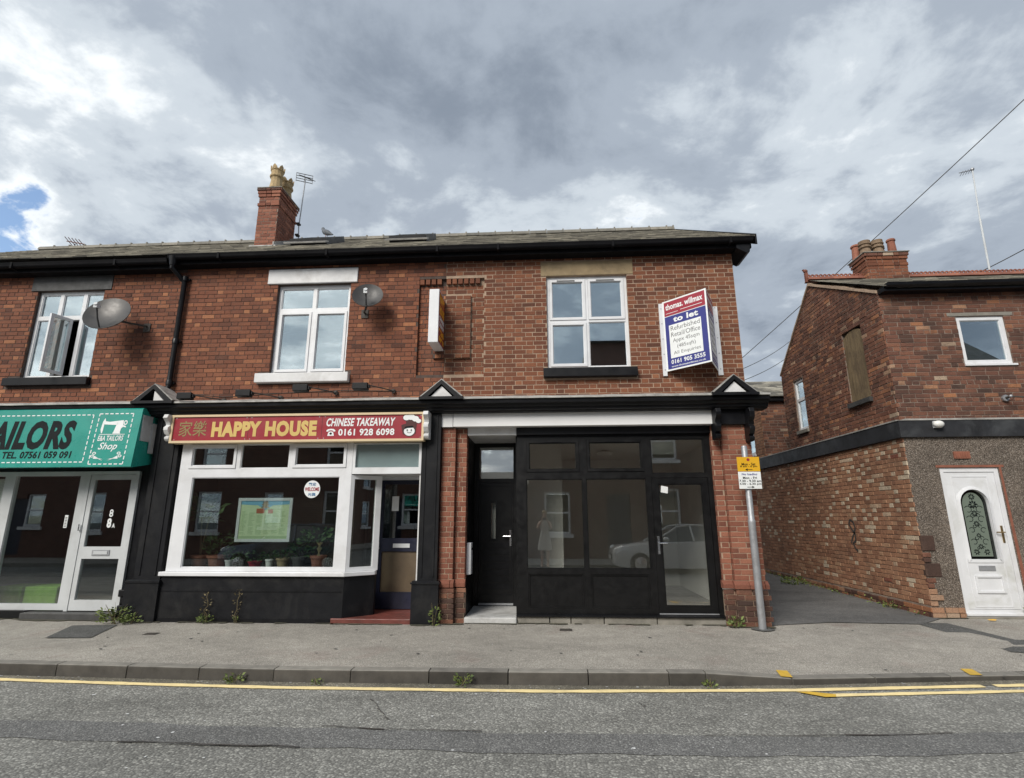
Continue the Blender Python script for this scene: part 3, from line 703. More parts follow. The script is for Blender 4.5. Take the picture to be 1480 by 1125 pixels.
def rooms_up(h, x0, x1, m): room(h, x0, x1, .23, 3.5, 3.15, 5.85, m, M['floor_grey'])
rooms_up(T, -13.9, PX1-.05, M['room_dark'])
def curtain(h, x0, x1, z0, z1, y, mt, seed=0):
    rg = random.Random(seed); mb = MB(); n = max(6, int((x1-x0)/.03)); vs = []
    for i in range(n+1):
        X = x0+(x1-x0)*i/n; yy = y+.022*math.sin(i*1.7+rg.uniform(-.5,.5)); vs += [(X,yy,z0),(X,yy,z1),(X,yy+.006,z0),(X,yy+.006,z1)]
    fs = []
    for i in range(n): b = 4*i; fs += [(b,b+4,b+5,b+1),(b+2,b+3,b+7,b+6)]
    mb.add(vs, fs); mb.build('curtain', mt, h)
curtain(T, -8.02, -7.77, 3.87, 5.4, .24, M['curtain'], 2)
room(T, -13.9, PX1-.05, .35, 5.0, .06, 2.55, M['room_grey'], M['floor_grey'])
roof(T, -14, PX1-.18, 11); gutter(T, -14, PX1-.18, -.07)
cornice(T, -14, -6.585)
# shopfront
mb = MB(); mb.box(-14, -8.06, -.02, .30, -.05, .118); mb.build('plinth', M['black'], T)
mb = MB(); mb.box(-8.05, -6.56, -.10, .40, -.05, .10); mb.build('doorstep', M['grey_paint'], T, bevel=.01)
mb = MB(); mb.box(-14, -6.30, .10, .34, 2.27, 2.885); mb.build('fascia_board', M['black'], T)
SF = .06
panel(MB(), -11.6, -7.50, .12, 2.26, [(-11.4,-8.92,.21,2.19), (-8.74,-7.61,.21,2.19)], SF, SF+.08, FRONT).build('shop_window', M['alu'], T)
mb = MB(); mb.box(-8.738,-7.612,SF+.035,SF+.041,.212,2.188); mb.build('pane', M['glass_shop'], T)
mb = MB(); mb.box(-11.398,-8.922,SF+.035,SF+.041,.212,2.188); mb.build('pane', M['glass_shop'], T)
mb = MB(); mb.box(-11.35,-8.925,SF+.10,SF+.115,.22,2.15); mb.build('white_screen', M['room_white'], T)
mb = MB(); mb.box(-14,-11.61,SF,SF+.2,.12,2.26); mb.build('side_panel', M['black'], T)
panel(MB(), -7.495, -6.60, .105, 2.26, [(-7.435,-6.655,.105,2.205)], SF-.005, SF+.09, FRONT).build('door_frame', M['alu'], T)
dr = panel(MB(), -7.43, -6.66, .115, 2.20, [(-7.355,-6.735,.27,.885), (-7.355,-6.735,1.07,2.125)], SF+.005, SF+.06, FRONT).build('door', M['alu'], T, 'white aluminium glazed shop door with two panes')
for a, b in ((.27,.885),(1.07,2.125)): mb = MB(); mb.box(-7.353,-6.737,SF+.03,SF+.036,a+.002,b-.002); mb.build('pane', M['glass_shop'], dr)
mb = MB(); mb.box(-7.19,-6.90,SF-.006,SF+.006,.935,1.02); mb.build('letter_plate', M['galv'], dr); mb = MB(); mb.box(-7.16,-6.93,SF-.012,SF-.004,.952,1.003); mb.build('letter_flap', M['alu'], dr)
mb = MB(); mb.tube([(-7.46,SF-.01,1.32),(-7.46,SF-.035,1.32),(-7.46,SF-.035,1.42)], .011); mb.build('door_handle', M['chrome'], dr)
text(dr, '8', M['print_white'], (-7.03,SF+.026,1.53), X_, Z_, .065, .12, .02, 0, 'house_number')
text(dr, '8', M['print_white'], (-7.045,SF+.026,1.36), X_, Z_, .075, .15, .045, 0, 'house_number'); text(dr, 'A', M['print_white'], (-6.955,SF+.026,1.36), X_, Z_, .05, .07, .03, 0, 'house_number')
mb = MB(); mb.box(-7.78,-7.725,SF+.028,SF+.033,1.36,1.56); st = mb.build('opening_hours_sticker', M['print_white'], T)
mb = MB(); [mb.box(-7.77,-7.735,SF+.0265,SF+.0278,1.375+.024*k,1.387+.024*k) for k in range(7)]; mb.build('print', M['ink_grey'], st)
mb = MB(); mb.box(-6.598,-6.315,.10,.35,.45,2.27); mb.build('pier', M['black'], T); mb = MB()
for k in range(4): mb.box(-6.60-.02*(k%2),-6.32,.02+.015*(k%3),.34,-.02+k*.115,.085+k*.115)
mb.build('pier_stones', M['black'], T, kind='stuff', bevel=.012)

# ------------------------------------------------------------------ takeaway house
H = root('terraced_house', 'middle brick terraced house with the red takeaway sign, white bay shop window and tall chimney', 'house', (-4, 0, 0), 'terraced houses with shops')
WMH = (-4.58, -3.28, 3.85, 5.47); RCH = (-2.08, PX2, 3.79, 5.50)
wall_h = wall = shell(H, PX1, PX2, [WMH, RCH], M['mortar_d'], (2.72, 5.95))
BS_H.add(wall, courses(PX1+.005, PX2-.004, 3.30, 5.85, [WMH, (-4.76,-3.165,5.47,5.75), (-4.77,-3.19,3.69,3.85), RCH], seed=6), FRONT, 'x', M['brick_h'], tone_h, seed=6, wide=-.001)
PANEL = (-1.81, -1.19, 4.08, 5.19)
def dentils(h, a, b):
    x = a
    while x < b-.05:
        mb = MB(); e = min(x+.085, b); mb.add([(x,-.008,5.40),(e-.012,-.008,5.40),(x,-.008,5.49),(e-.012,-.008,5.49),(x,.05,5.40),(e-.012,.05,5.40),(x,.05,5.49),(e-.012,.05,5.49)], [(0,1,3,2),(4,6,7,5),(0,2,6,4),(1,5,7,3),(0,4,5,1),(2,3,7,6)], rnd.uniform(.2,.8)); mb.build('dentil_brick', M['brick_r'], h); x += .10
mb = MB(); mb.box(-4.76,-3.165,-.035,.06,5.475,5.745); mb.build('lintel', M['white_p'], H, bevel=.01)
mb = MB(); mb.box(-4.77,-3.19,-.10,.05,3.69,3.847); mb.build('sill', M['white_p'], H, bevel=.01)
x0, x1, z0, z1 = WMH; xc = (x0+x1)/2+.0; zt = 5.01
window(H, x0+.003, x1-.003, z0+.003, z1-.003, .07, grid_layout([x0+.025, xc, x1-.025], [z0+.02, zt, z1-.03], [['s','s'],['f','f']], .03), M['white'], M['glass_up'])
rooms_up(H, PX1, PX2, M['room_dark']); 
rf = roof(H, PX1-.18, PX2, 12, [(-6.4,-5.8,2.6,3.3), (-5.36,-4.52,2.3,3.5), (-3.2,-2.4,2.3,3.5)]); gutter(H, PX1-.18, PX2, 0)
def roof_pt(x, s, n): return tuple(Vector((x, EY, EZ)) + SD*s + SN*n)
for a in (-5.36, -3.20):
    mb = MB(); f = lambda u, z, d: roof_pt(u, z, .15-d)
    panel(mb, a, a+.80, 2.35, 3.45, [(a+.06,a+.74,2.42,3.38)], 0, .16, f); sk = mb.build('skylight', M['dark_metal'], rf); mb = MB(); panel(mb, a+.061, a+.739, 2.421, 3.379, [], .02, .03, f); mb.build('pane', M['glass_up'], sk)
    mb = MB(); panel(mb, a-.05, a+.85, 2.15, 2.345, [], .06, .09, f); mb.build('lead_apron', M['lead'], sk)
cornice(H, -6.58, PX2+.0); pediment(H, -6.23, True); pediment(H, -1.57)
# chimney
def chimney_bricks(x0, x1, y0, y1, z0, z1, mt, seed, wall, bs, tone):
    bs.add(wall, courses(x0, x1, z0, z1, seed=seed), lambda u, z, d: (u, y0+d, z), 'x', mt, tone, seed=seed)
    for a in (0, 1):
        mp = (lambda u, z, d: (x0+d, u, z)) if a == 0 else (lambda u, z, d: (x1-d, u, z))
        mb = MB(); rg = random.Random(seed+a)
        for (p, q, c, d, h) in courses(y0, y1, z0, z1, seed=seed+1+a): brick_geo(mb, p, q, c, d, -.006, tone(rg, h, 0, 0), mp, rg)
        mb.build('brickwork', mt, wall, kind='stuff')
tone_ch = lambda rg, h, u, z: min(1, max(0, rg.gauss(.5,.22)))
mb = MB(); mb.box(-6.33,-5.87,2.01,2.82,6.9,8.60); mb.box(-6.331,-5.869,2.009,2.821,8.34,8.78)
ch = mb.build('chimney', M['mortar_c'], H)
BS_CH = BrickSet()
chimney_bricks(-6.33,-5.87,2.01,2.82,7.2,8.355, M['brick_p'], 21, ch, BS_CH, tone_ch)
chimney_bricks(-6.35,-5.85,1.99,2.84,8.355,8.43, M['brick_p'], 24, ch, BS_CH, tone_ch); chimney_bricks(-6.33,-5.87,2.01,2.82,8.43,8.58, M['brick_p'], 25, ch, BS_CH, tone_ch)
chimney_bricks(-6.35,-5.85,1.99,2.84,8.58,8.655, M['brick_p'], 26, ch, BS_CH, tone_ch); chimney_bricks(-6.365,-5.835,1.975,2.855,8.655,8.73, M['brick_p'], 27, ch, BS_CH, tone_ch); chimney_bricks(-6.38,-5.82,1.96,2.87,8.73,8.79, M['brick_c'], 28, ch, BS_CH, tone_c)
mb = MB(); mb.box(-6.385,-5.815,1.955,2.875,8.792,8.81); mb.box(-6.30,-5.90,2.05,2.75,8.81,8.85); mb.build('chimney_cap', M['concrete'], ch)
mb = MB(); mb.prism([(-6.40,1.93,7.24),(-6.40,1.93,7.34),(-6.40,2.2,7.50),(-6.40,2.2,7.40)], (.6,0,0)); mb.prism([(-5.865,1.93,7.26),(-5.865,2.9,7.84),(-5.865,2.9,7.98),(-5.865,1.93,7.42)], (.02,0,0)); mb.build('lead_flashing', M['lead'], ch)
def crown_pot(par, cx, cy, z, h, r, mt, tone):
    mb = MB(); mb.tone = tone
    mb.box(cx-r*.95, cx+r*.95, cy-r*.95, cy+r*.95, z, z+.05)
    mb.lathe(cx, cy, [(r*1.18,z+.05),(r*.98,z+h*.38),(r*1.0,z+h*.5),(r*1.25,z+h*.54),(r*1.25,z+h*.60),(r*1.05,z+h*.63),(r*1.08,z+h*.78),(r*1.22,z+h*.8),(r*1.22,z+h*.84),(r*.8,z+h*.84),(r*.75,z+h*.5)], 12)
    for k in range(6):
        a = 2*math.pi*(k+.5)/6; c, s = math.cos(a), math.sin(a); t = (-s, c); w = r*.42
        P = lambda e, rr, zz: (cx+c*rr*r+t[0]*e*w, cy+s*rr*r+t[1]*e*w, zz)
        mb.prism([P(-1,1.2,z+h*.84),P(1,1.2,z+h*.84),P(.8,1.25,z+h*.92),P(0,1.28,z+h),P(-.8,1.25,z+h*.92)], (-c*r*.25,-s*r*.25,0))
    return mb.build('chimney_pot', mt, par)
crown_pot(ch, -6.10, 2.22, 8.86, .64, .125, M['pot_buff'], .8); crown_pot(ch, -6.06, 2.62, 8.86, .58, .12, M['pot_buff'], .45)
BS_CH.finish(40)
# pilasters of the shopfront
def pilaster(h, x0, x1, y, px0, px1, py):
    mb = MB(); mb.box(x0, x1, y, .25, .60, 3.117); mb.box(px0, px1, py, .25, -.05, .56); mb.box(px0-.015, px1+.015, py-.015, .25, .56, .585); mb.prism([(px0,py,.585),(px0,py+.02,.60),(px0,.2,.60),(px0,.2,.585)], (px1-px0,0,0))
    for k in (.2,.8): mb.box(x0+(x1-x0)*k-.012, x0+(x1-x0)*k+.012, y-.012, y, .66, 3.1)
    return mb.build('pilaster', M['black_dusty'], h)
pilaster(H, -6.30, -5.88, -.12, -6.36, -5.83, -.20); pilaster(H, -1.90, -1.605, -.15, -1.965, -1.565, -.21)
mb = MB(); mb.box(-5.875,-1.905,-.12,.2,2.66,3.117); mb.build('frieze', M['black'], H)
def corbel(h, x0, x1, y, z0, z1, mt):
    pr = [(y+.20,z0),(y+.02,z0),(y-.01,z0+.03),(y-.015,z0+.06),(y+.03,z0+.085),(y-.02,z0+.11),(y-.06,z0+.17),(y-.06,z0+.21),(y-.01,z0+.25),(y-.03,z0+.29),(y-.10,z0+.35),(y-.11,z1-.06),(y-.08,z1),(y+.20,z1)]
    mb = MB(); mb.prism([(x0,a,b) for a, b in pr], (x1-x0,0,0)); return mb.build('corbel', mt, h, bevel=.006)
corbel(H, -6.01, -5.935, -.30, 2.70, 3.115, M['white_p']); corbel(H, -1.845, -1.765, -.30, 2.70, 3.115, M['white_p'])
# bay window
BY = -.13; DX, DY = .37, .31; SLn = math.hypot(DX, DY)
mb = MB(); mb.prism([(-5.83,BY-.02,0),(-3.0,BY-.02,0),(-3.0+DX,BY-.02+DY,0),(-3.0+DX,.24,0),(-5.83,.24,0)], (0,0,.655)); rs = mb.build('stall_riser', M['black_dusty'], H)
mb = MB(); mb.box(-5.82,-3.02,BY-.026,BY-.0205,.43,.448); mb.box(-5.82,-3.02,BY-.024,BY-.0205,-.02,.06); mb.build('rail', M['black'], rs)
mb = MB(); mb.prism([(-5.86,BY-.075,.657),(-2.985,BY-.075,.657),(-2.985+DX,BY-.075+DY,.657),(-2.985+DX,.2,.657),(-5.86,.2,.657)], (0,0,.06)); mb.build('sill', M['white'], H, bevel=.008)
lay = [(-5.575,-3.185,.775,2.135,'f'), (-5.665,-4.885,2.275,2.655,'s'), (-4.82,-4.03,2.275,2.655,'f'), (-3.965,-3.095,2.275,2.655,'s')]
window(H, -5.80, -3.0, .72, 2.70, BY, lay, M['white'], M['glass_shop'], mp=FRONT)
spl = lambda u, z, d: (-3.0+DX/SLn*u-DY/SLn*d, BY+DY/SLn*u+DX/SLn*d, z)
mb = panel(MB(), .004, SLn+.03, .72, 2.16, [(.06,SLn-.06,.78,2.10)], 0, .06, spl); sp = mb.build('window', M['white'], H, 'narrow splayed side light of the bay')
mb = MB(); mb.add([spl(u, z, d) for d in (.026,.032) for u, z in ((.058,.778),(SLn-.058,.778),(SLn-.058,2.102),(.058,2.102))], [(0,1,2,3),(4,7,6,5),(0,4,5,1),(2,6,7,3)]); mb.build('pane', M['glass_shop'], sp)
w2 = panel(MB(), -2.995, -1.905, 2.175, 2.655, [(-2.955,-1.945,2.275,2.64)], BY, BY+.07, FRONT).build('transom_light', M['white'], H)
mb = MB(); mb.box(-2.953,-1.947,BY+.02,BY+.028,2.277,2.638); mb.build('pane', M['glass_shop'], w2); mb = MB(); mb.box(-2.953,-1.947,BY+.05,BY+.056,2.277,2.638); mb.build('blind', M['blind'], w2)
DYH = .62
mb = MB(); mb.box(-2.99,-1.91,BY+.072,DYH,2.18,2.22); mb.box(-1.93,-1.905,-.1,DYH,.08,2.18); mb.build('porch_lining', M['white_p'], H)
mb = MB(); mb.box(-3.16,-1.97,-.17,DYH+.1,-.05,.075); mb.build('doorstep', M['red_tile'], H, bevel=.012)
panel(MB(), -2.84, -1.93, .08, 2.18, [(-2.78,-1.975,.08,2.13)], DYH, DYH+.08, FRONT).build('door_frame', M['white'], H)
dr = panel(MB(), -2.775, -1.98, .085, 2.125, [(-2.69,-2.06,1.18,2.06), (-2.69,-2.06,.34,.97)], DYH+.02, DYH+.065, FRONT).build('door', M['blue_door'], H, 'dark navy shop door with glass above and a brown panel below')
mb = MB(); mb.box(-2.688,-2.062,DYH+.04,DYH+.046,1.182,2.058); mb.build('pane', M['glass_shop'], dr); mb = MB(); mb.box(-2.688,-2.062,DYH+.045,DYH+.055,.342,.968); mb.build('lower_panel', mat('brown_panel', (.105,.075,.045), .5, .2, 3), dr)
mb = MB(); mb.box(-2.50,-2.22,DYH+.008,DYH+.02,1.03,1.095); mb.build('letter_plate', M['alu'], dr); mb = MB(); mb.tube([(-2.73,DYH+.02,1.02),(-2.73,DYH-.03,1.02),(-2.73,DYH-.03,1.12)], .012); mb.build('door_handle', M['galv'], dr)
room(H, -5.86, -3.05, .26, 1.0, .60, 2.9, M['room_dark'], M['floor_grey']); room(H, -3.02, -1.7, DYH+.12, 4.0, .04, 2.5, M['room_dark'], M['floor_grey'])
mb = MB(); mb.box(-5.79,-2.98,BY+.075,.9,.66,.745); mb.build('window_shelf', M['room_dark'], H)
mb = MB(); mb.box(-5.87,-5.83,BY+.1,.26,.66,2.9); mb.build('bay_cheek', M['white_p'], H)

# ------------------------------------------------------------------ refurbished house
G = root('terraced_house', 'end of terrace brick house with an empty black framed shopfront under a white board', 'house', (.8, 0, 0), 'terraced houses with shops')
WRH = (.09, 1.44, 3.855, 5.49); RCG = (PX2, -.96, 3.79, 5.50)
wall_g = wall = shell(G, PX2, XE, [WRH, RCG], M['mortar_l'], (2.92, 5.95))
cr = courses(PX2+.004, XE-.004, 3.30, 5.85, [WRH, (0,1.55,5.49,5.75), (.02,1.52,3.70,3.855), RCG], seed=8)
BS_R.add(wall, cr, FRONT, 'x', M['brick_r'], tone_r, face=-.003, seed=8, wide=-.0004)
mb = MB(); mb.box(0,1.55,-.012,.06,5.492,5.748); mb.build('lintel', M['stone'], G, bevel=.008)
mb = MB(); mb.box(.02,1.52,-.11,.05,3.70,3.85); mb.build('sill', M['black'], G, bevel=.008)
x0, x1, z0, z1 = WRH; zt = 4.69; xc = .765
wr = window(G, x0+.003, x1-.003, z0+.003, z1-.003, .05, grid_layout([x0+.03, xc, x1-.03], [z0+.03, zt, z1-.03], [['s','f'],['s','s']], .02), M['white'], M['glass_up'])
for a in (.27, .93): mb = MB(); mb.box(a,a+.30,.028,.036,5.405,5.425); mb.build('trickle_vent', M['ink_grey'], wr)
rooms_up(G, PX2+.05, 2.98, M['room_white'])
roof(G, PX2, 3.50, 13); gutter(G, PX2, 3.46, 0)
mb = MB(); mb.prism([(3.50,EY-.02,EZ-.16),(3.50,EY-.02,EZ+.03),(3.50,RY,RZ+.04),(3.50,RY,RZ-.16)], (.028,0,0)); mb.prism([(3.50,9.3,EZ-.16),(3.50,RY,RZ-.16),(3.50,RY,RZ+.04),(3.50,9.3,EZ+.03)], (.028,0,0)); mb.build('bargeboard', M['black'], G)
mb = MB(); mb.prism([(3.205,-.24,5.955),(3.44,-.24,5.955),(3.41,-.24,5.72),(3.36,-.24,5.70),(3.205,-.24,5.79)], (0,.5,0)); mb.build('eaves_box', M['black'], G)
mb = MB(); mb.box(2.99,3.195,.225,9.0,0,5.95); mb.prism([(3.0,0,5.955),(3.0,9,5.955),(3.0,RY,RZ-.12)], (.19,0,0)); mb.box(-14,2.98,8.8,9.0,0,5.95); mb.build('gable_wall', M['brick_far'], G)
cornice(G, PX2, 3.41); pediment(G, 2.89)
mb = MB(); mb.box(-1.605,-1.43,-.11,.05,2.905,3.115); mb.build('end_board', M['white_f'], G); mb = MB(); mb.box(-1.42,2.665,-.115,.05,2.908,3.115); mb.build('fascia_board', M['white_f'], G)
mb = MB(); mb.box(2.68,3.22,-.13,.2,2.895,3.117); mb.build('frieze', M['black'], G)
corbel(G, 2.60, 2.675, -.24, 2.66, 3.115, M['black']); corbel(G, 3.09, 3.165, -.24, 2.62, 3.115, M['black'])
# brick pilasters: two steps, a moulded plinth
BS_P = BrickSet()
def brick_pilaster(h, spans, seed, mort):
    mb = MB()
    for a, b, y in spans:
        mb.box(a+.004, b-.004, y-.001, .24, .60, 2.895); mb.box(a-.0, b+.0, y-.054, .24, -.05, .46)
    p = mb.build('pilaster', mort, h)
    for i, (a, b, y) in enumerate(spans):
        mp = lambda u, z, d, y=y: (u, y+d, z); mp2 = lambda u, z, d, y=y: (u, y-.06+d, z)
        BS_P.add(p, courses(a, b, .62, 2.895, bond='stretcher' if (b-a) > .3 else 'flemish', seed=seed+i), mp, 'x', M['brick_p'], lambda rg, hh, u, z: min(1, max(0, rg.gauss(.5,.2))), seed=seed)
        BS_P.add(p, courses(a-.03, b+.03, 0, .50, bond='stretcher', seed=seed+i+5), mp2, 'x', M['brick_c'], lambda rg, hh, u, z: min(1, max(0, rg.gauss(.12 if .1 < z < .35 else .5,.12))), seed=seed)
        x = a-.03; rg = random.Random(seed)
        while x < b+.02:      # sloping plinth bricks
            e = min(x+.215, b+.03); m2 = MB(); m2.prism([(x,y-.064,.505),(x,y-.064,.56),(x,y-.006,.612),(x,y+.05,.612),(x,y+.05,.505)], (e-x-.008,0,0), rg.uniform(.2,.7)); m2.build('plinth_brick', M['brick_p'], p); x = e
        for sx, mps in ((a, lambda u, z, d, a=a: (a+d, u, z)), (b, lambda u, z, d, b=b: (b-d, u, z))):
            m3 = MB(); rg = random.Random(seed+9)
            for (q0, q1, c, d, hh) in courses(y+.004, .20, .62, 2.895, seed=seed+3): brick_geo(m3, q0, q1, c, d, -.001, rg.uniform(.2,.8), mps, rg, .001)
            m3.build('brickwork', M['brick_p'], p, kind='stuff')
brick_pilaster(G, [(-1.60,-1.385,-.05), (-1.38,-1.215,.03)], 41, M['mortar_l'])
brick_pilaster(G, [(2.74,3.17,-.06), (2.60,2.735,.02)], 51, M['mortar_l'])
# recessed door to the flat above
DYG = 1.0
mb = MB(); mb.box(-1.205,-.43,-.05,DYG+.1,-.05,.085); mb.build('doorstep', M['step'], G, bevel=.015)
mb = MB(); mb.box(-1.21,-.43,.05,DYG+.1,2.79,2.905); mb.build('porch_ceiling', M['white_p'], G)
mb = MB(); mb.box(-1.30,-1.212,.21,DYG+.1,0,2.79); mb.box(-.445,-.425,.19,DYG+.1,.085,2.79); mb.build('porch_lining', M['black_upvc'], G)
panel(MB(), -1.21, -.45, .09, 2.79, [(-1.13,-.53,.13,2.10), (-1.13,-.53,2.17,2.72)], DYG, DYG+.08, FRONT).build('door_frame', M['black_upvc'], G)
mb = MB(); mb.box(-1.128,-.532,DYG+.03,DYG+.036,2.172,2.718); mb.build('fanlight', M['glass_fan'], G)
mb = MB(); panel(mb, -1.127, -.533, .133, 2.097, [(-.915,-.835,1.16,1.76)], DYG+.015, DYG+.06, FRONT); dr = mb.build('door', M['black_upvc'], G, 'black panelled front door with a slim upright pane')
mb = MB(); panel(mb, -.945,-.805,1.13,1.79,[(-.913,-.837,1.162,1.758)], DYG+.004, DYG+.0145, FRONT); mb.build('moulding', M['black'], dr); mb = MB(); mb.box(-.913,-.837,DYG+.03,DYG+.036,1.162,1.758); mb.build('pane', M['glass_dim'], dr)
mb = MB(); [mb.box(-1.05,-.61,DYG+.008,DYG+.0145,.35+.11*k,.435+.11*k) for k in range(7)]; panel(mb, -1.10,-.56,.26,2.05,[(-1.085,-.575,.275,2.035)], DYG+.009, DYG+.0145, FRONT); mb.build('moulding', M['black'], dr)
def lever(par, x, y, z, s=-1):
    mb = MB(); mb.box(x-.016, x+.016, y-.008, y, z-.13, z+.13); mb.tube([(x,y-.006,z+.03),(x,y-.055,z+.03),(x+s*.12,y-.05,z+.03)], .010); return mb.build('door_handle', M['chrome'], par)
lever(dr, -.585, DYG+.015, 1.17)
mb = MB(); mb.box(-1.120,-.54,DYG-.006,DYG+.0145,.10,.132); mb.build('threshold', M['galv'], dr)
# glazed shopfront
FY = .10
mb = MB(); mb.box(-.425,2.62,.03,.3,2.79,2.905); mb.box(-.425,2.60,FY-.01,FY+.09,2.765,2.79); mb.build('head_beam', M['black'], G)
holes = [(-.27,.555,2.205,2.695), (.68,1.565,2.205,2.695), (-.275,.60,.755,2.095), (.655,1.585,.755,2.095), (-.255,.575,.20,.68), (.685,1.55,.20,.68), (1.68,2.50,2.17,2.71), (1.66,2.525,.135,2.105)]
sf = panel(MB(), -.42, 2.595, .12, 2.76, holes, FY, FY+.09, FRONT).build('shopfront', M['black_upvc'], G)
for i, (a, b, c, d) in enumerate(holes):
    if i in (4, 5):
        mb = MB(); mb.box(a+.002,b-.002,FY+.03,FY+.06,c+.002,d-.002); mb.build('stall_panel', M['black_upvc'], G)
        g = .02; panel(MB(), a+.001,b-.001,c+.001,d-.001,[(a+g,b-g,c+g,d-g)], FY+.012, FY+.029, FRONT).build('glazing_bead', M['black_upvc'], G); continue
    if i == 7: continue
    if i in (0, 1):
        panel(MB(), a+.002,b-.002,c+.002,d-.002,[(a+.04,b-.04,c+.04,d-.03)], FY-.014, FY+.05, FRONT).build('sash', M['black_upvc'], G); a += .04; b -= .04; c += .04; d -= .03
        mb = MB(); mb.box((a+b)/2-.14,(a+b)/2+.14,FY-.022,FY-.0145,d+.005,d+.02); mb.build('trickle_vent', M['black'], G)
    g = .013; panel(MB(), a+.001,b-.001,c+.001,d-.001,[(a+g,b-g,c+g,d-g)], FY+.012, FY+.05, FRONT).build('glazing_bead', M['black_upvc'], G)
    mb = MB(); mb.box(a+.003,b-.003,FY+.030,FY+.036,c+.003,d-.003); mb.build('pane', M['glass_dim'], G)
dr = panel(MB(), 1.665, 2.52, .14, 2.10, [(1.765,2.425,.235,2.01)], FY+.008, FY+.06, FRONT).build('door', M['black_upvc'], G, 'black framed full height glass shop door')
mb = MB(); mb.box(1.768,2.422,FY+.032,FY+.038,.238,2.007); mb.build('pane', M['glass_dim'], dr)
mb = MB(); panel(mb, 1.766,2.424,.236,2.009,[(1.78,2.41,.25,1.995)], FY+.018, FY+.03, FRONT); mb.build('glazing_bead', M['black_upvc'], dr)
lever(dr, 1.715, FY+.008, 1.10, 1)
mb = MB(); mb.box(1.665,2.52,FY-.012,FY+.007,.125,.139); mb.build('threshold', M['galv'], dr)
mb = MB(); mb.box(-.435,2.60,-.03,.30,.098,.118); mb.build('sill', M['black'], G); 
for a, b in ((-.42,.05),(.06,.36),(.37,.84),(.85,1.6),(1.61,2.59)): mb = MB(); mb.box(a,b-.006,.0+rnd.uniform(-.006,.006),.3,-.05,.097); mb.build('plinth_stone', M['concrete'], G)
room(G, PX2+.05, 2.98, .30, 4.2, .02, 2.80, M['room_white'], M['floor_grey'])
mb = MB(); mb.box(-1.4,-.46,1.12,4.1,.06,2.8); mb.box(-.46,.32,1.25,4.1,.06,2.8); mb.build('partition', M['room_white'], G)
mb = MB(); mb.box(-.425,-.40,.2,1.2,.06,2.8); mb.build('partition', M['room_white'], G)
for k, z in enumerate((2.35,)): 
    mb = MB(); mb.lathe(1.2, 2.2, [(.05,2.78),(.16,2.74),(.14,2.70),(.0001,2.69)], 12); mb.build('ceiling_rose', M['room_white'], G)
# the blind recess shared by the two upper walls: its own back, a raised panel and a row of dentils
for hh, w, bs, a, b, mort, mt, tn, sd in ((H, wall_h, BS_H, -2.08, PX2, M['mortar_d'], M['brick_h'], tone_h, 31), (G, wall_g, BS_R, PX2, -.96, M['mortar_l'], M['brick_r'], tone_r, 32)):
    pa, pb = max(a, PANEL[0]), min(b, PANEL[1]); mb = MB(); mb.box(a,b,.055,.21,3.79,5.50); mb.box(pa,pb,.004,.0549,PANEL[2],PANEL[3])
    rc = mb.build('recess', mort, hh)
    bs.add(rc, courses(a+.003, b-.003, 3.79, 5.39, [(PANEL[0]-.01, PANEL[1]+.01, PANEL[2]-.01, PANEL[3]+.01)], seed=sd), lambda u, z, d: (u, .055+d, z), 'x', mt, tn, seed=sd)
    bs.add(rc, courses(pa+.002, pb-.002, PANEL[2], PANEL[3], seed=sd+2), lambda u, z, d: (u, .004+d, z), 'x', mt, tn, seed=sd)
    dentils(rc, a+.01, b)
for b in (BS_T, BS_H, BS_R): b.finish(285)
BS_P.finish(290)
# ================================================================== CORNER HOUSE ACROSS THE ALLEY
C = root('corner_house', 'brick corner house beyond the alley with pebbledash ground floor and a white door', 'house', (8, 3, 0))
CX, CY = 5.93, .75
FC = lambda u, z, d: (u, CY+d, z); SC = side(CX)
CWH = (7.16, 7.95, 4.02, 4.88); CDR = (6.42, 7.34, -.05, 2.285); BRD = (1.38, 2.02, 3.62, 5.02); SWN = (3.79, 4.26, 3.44, 4.62)
AP = (2.95, 6.50); EF = (.75, 5.36); EB = (4.82, 4.92)
BS_C = BrickSet()
w1 = panel(MB(), CX+.02, 12, 3.062, 5.36, [CWH], 0, .22, FC).build('front_wall', M['mortar_c'], C)
BS_C.add(w1, courses(CX+.0, 9.6, 3.075, 5.33, [CWH, (7.05,8.06,4.885,4.95)], bond='garden', seed=61), FC, 'x', M['brick_c'], tone_c, j=.005, seed=61)
mb = panel(MB(), .77, 4.66, 3.062, 5.05, [BRD, SWN], 0, .21, SC); mb.prism([(CX,.77,5.05),(CX,.77,EF[1]),(CX,AP[0],AP[1]),(CX,4.66,5.05)], (.21,0,0)); mb.prism([(CX,4.661,3.062),(CX,EB[0],3.062),(CX,EB[0],EB[1]),(CX,4.661,5.045)], (.21,0,0)); w2 = mb.build('gable_wall', M['mortar_c'], C)
def gclip(z):
    a = EF[0] if z < EF[1] else EF[0]+(z-EF[1])/(AP[1]-EF[1])*(AP[0]-EF[0]); b = EB[0] if z < EB[1] else EB[0]-(z-EB[1])/(AP[1]-EB[1])*(EB[0]-AP[0])
    return a, b
BS_C.add(w2, courses(.75, 4.82, 3.075, 6.5, [BRD, SWN], bond='garden', clip=gclip, seed=62), SC, 'y', M['brick_c'], lambda rg, h, u, z: min(1, tone_c(rg,h,u,z)+.16), j=.005, seed=62)
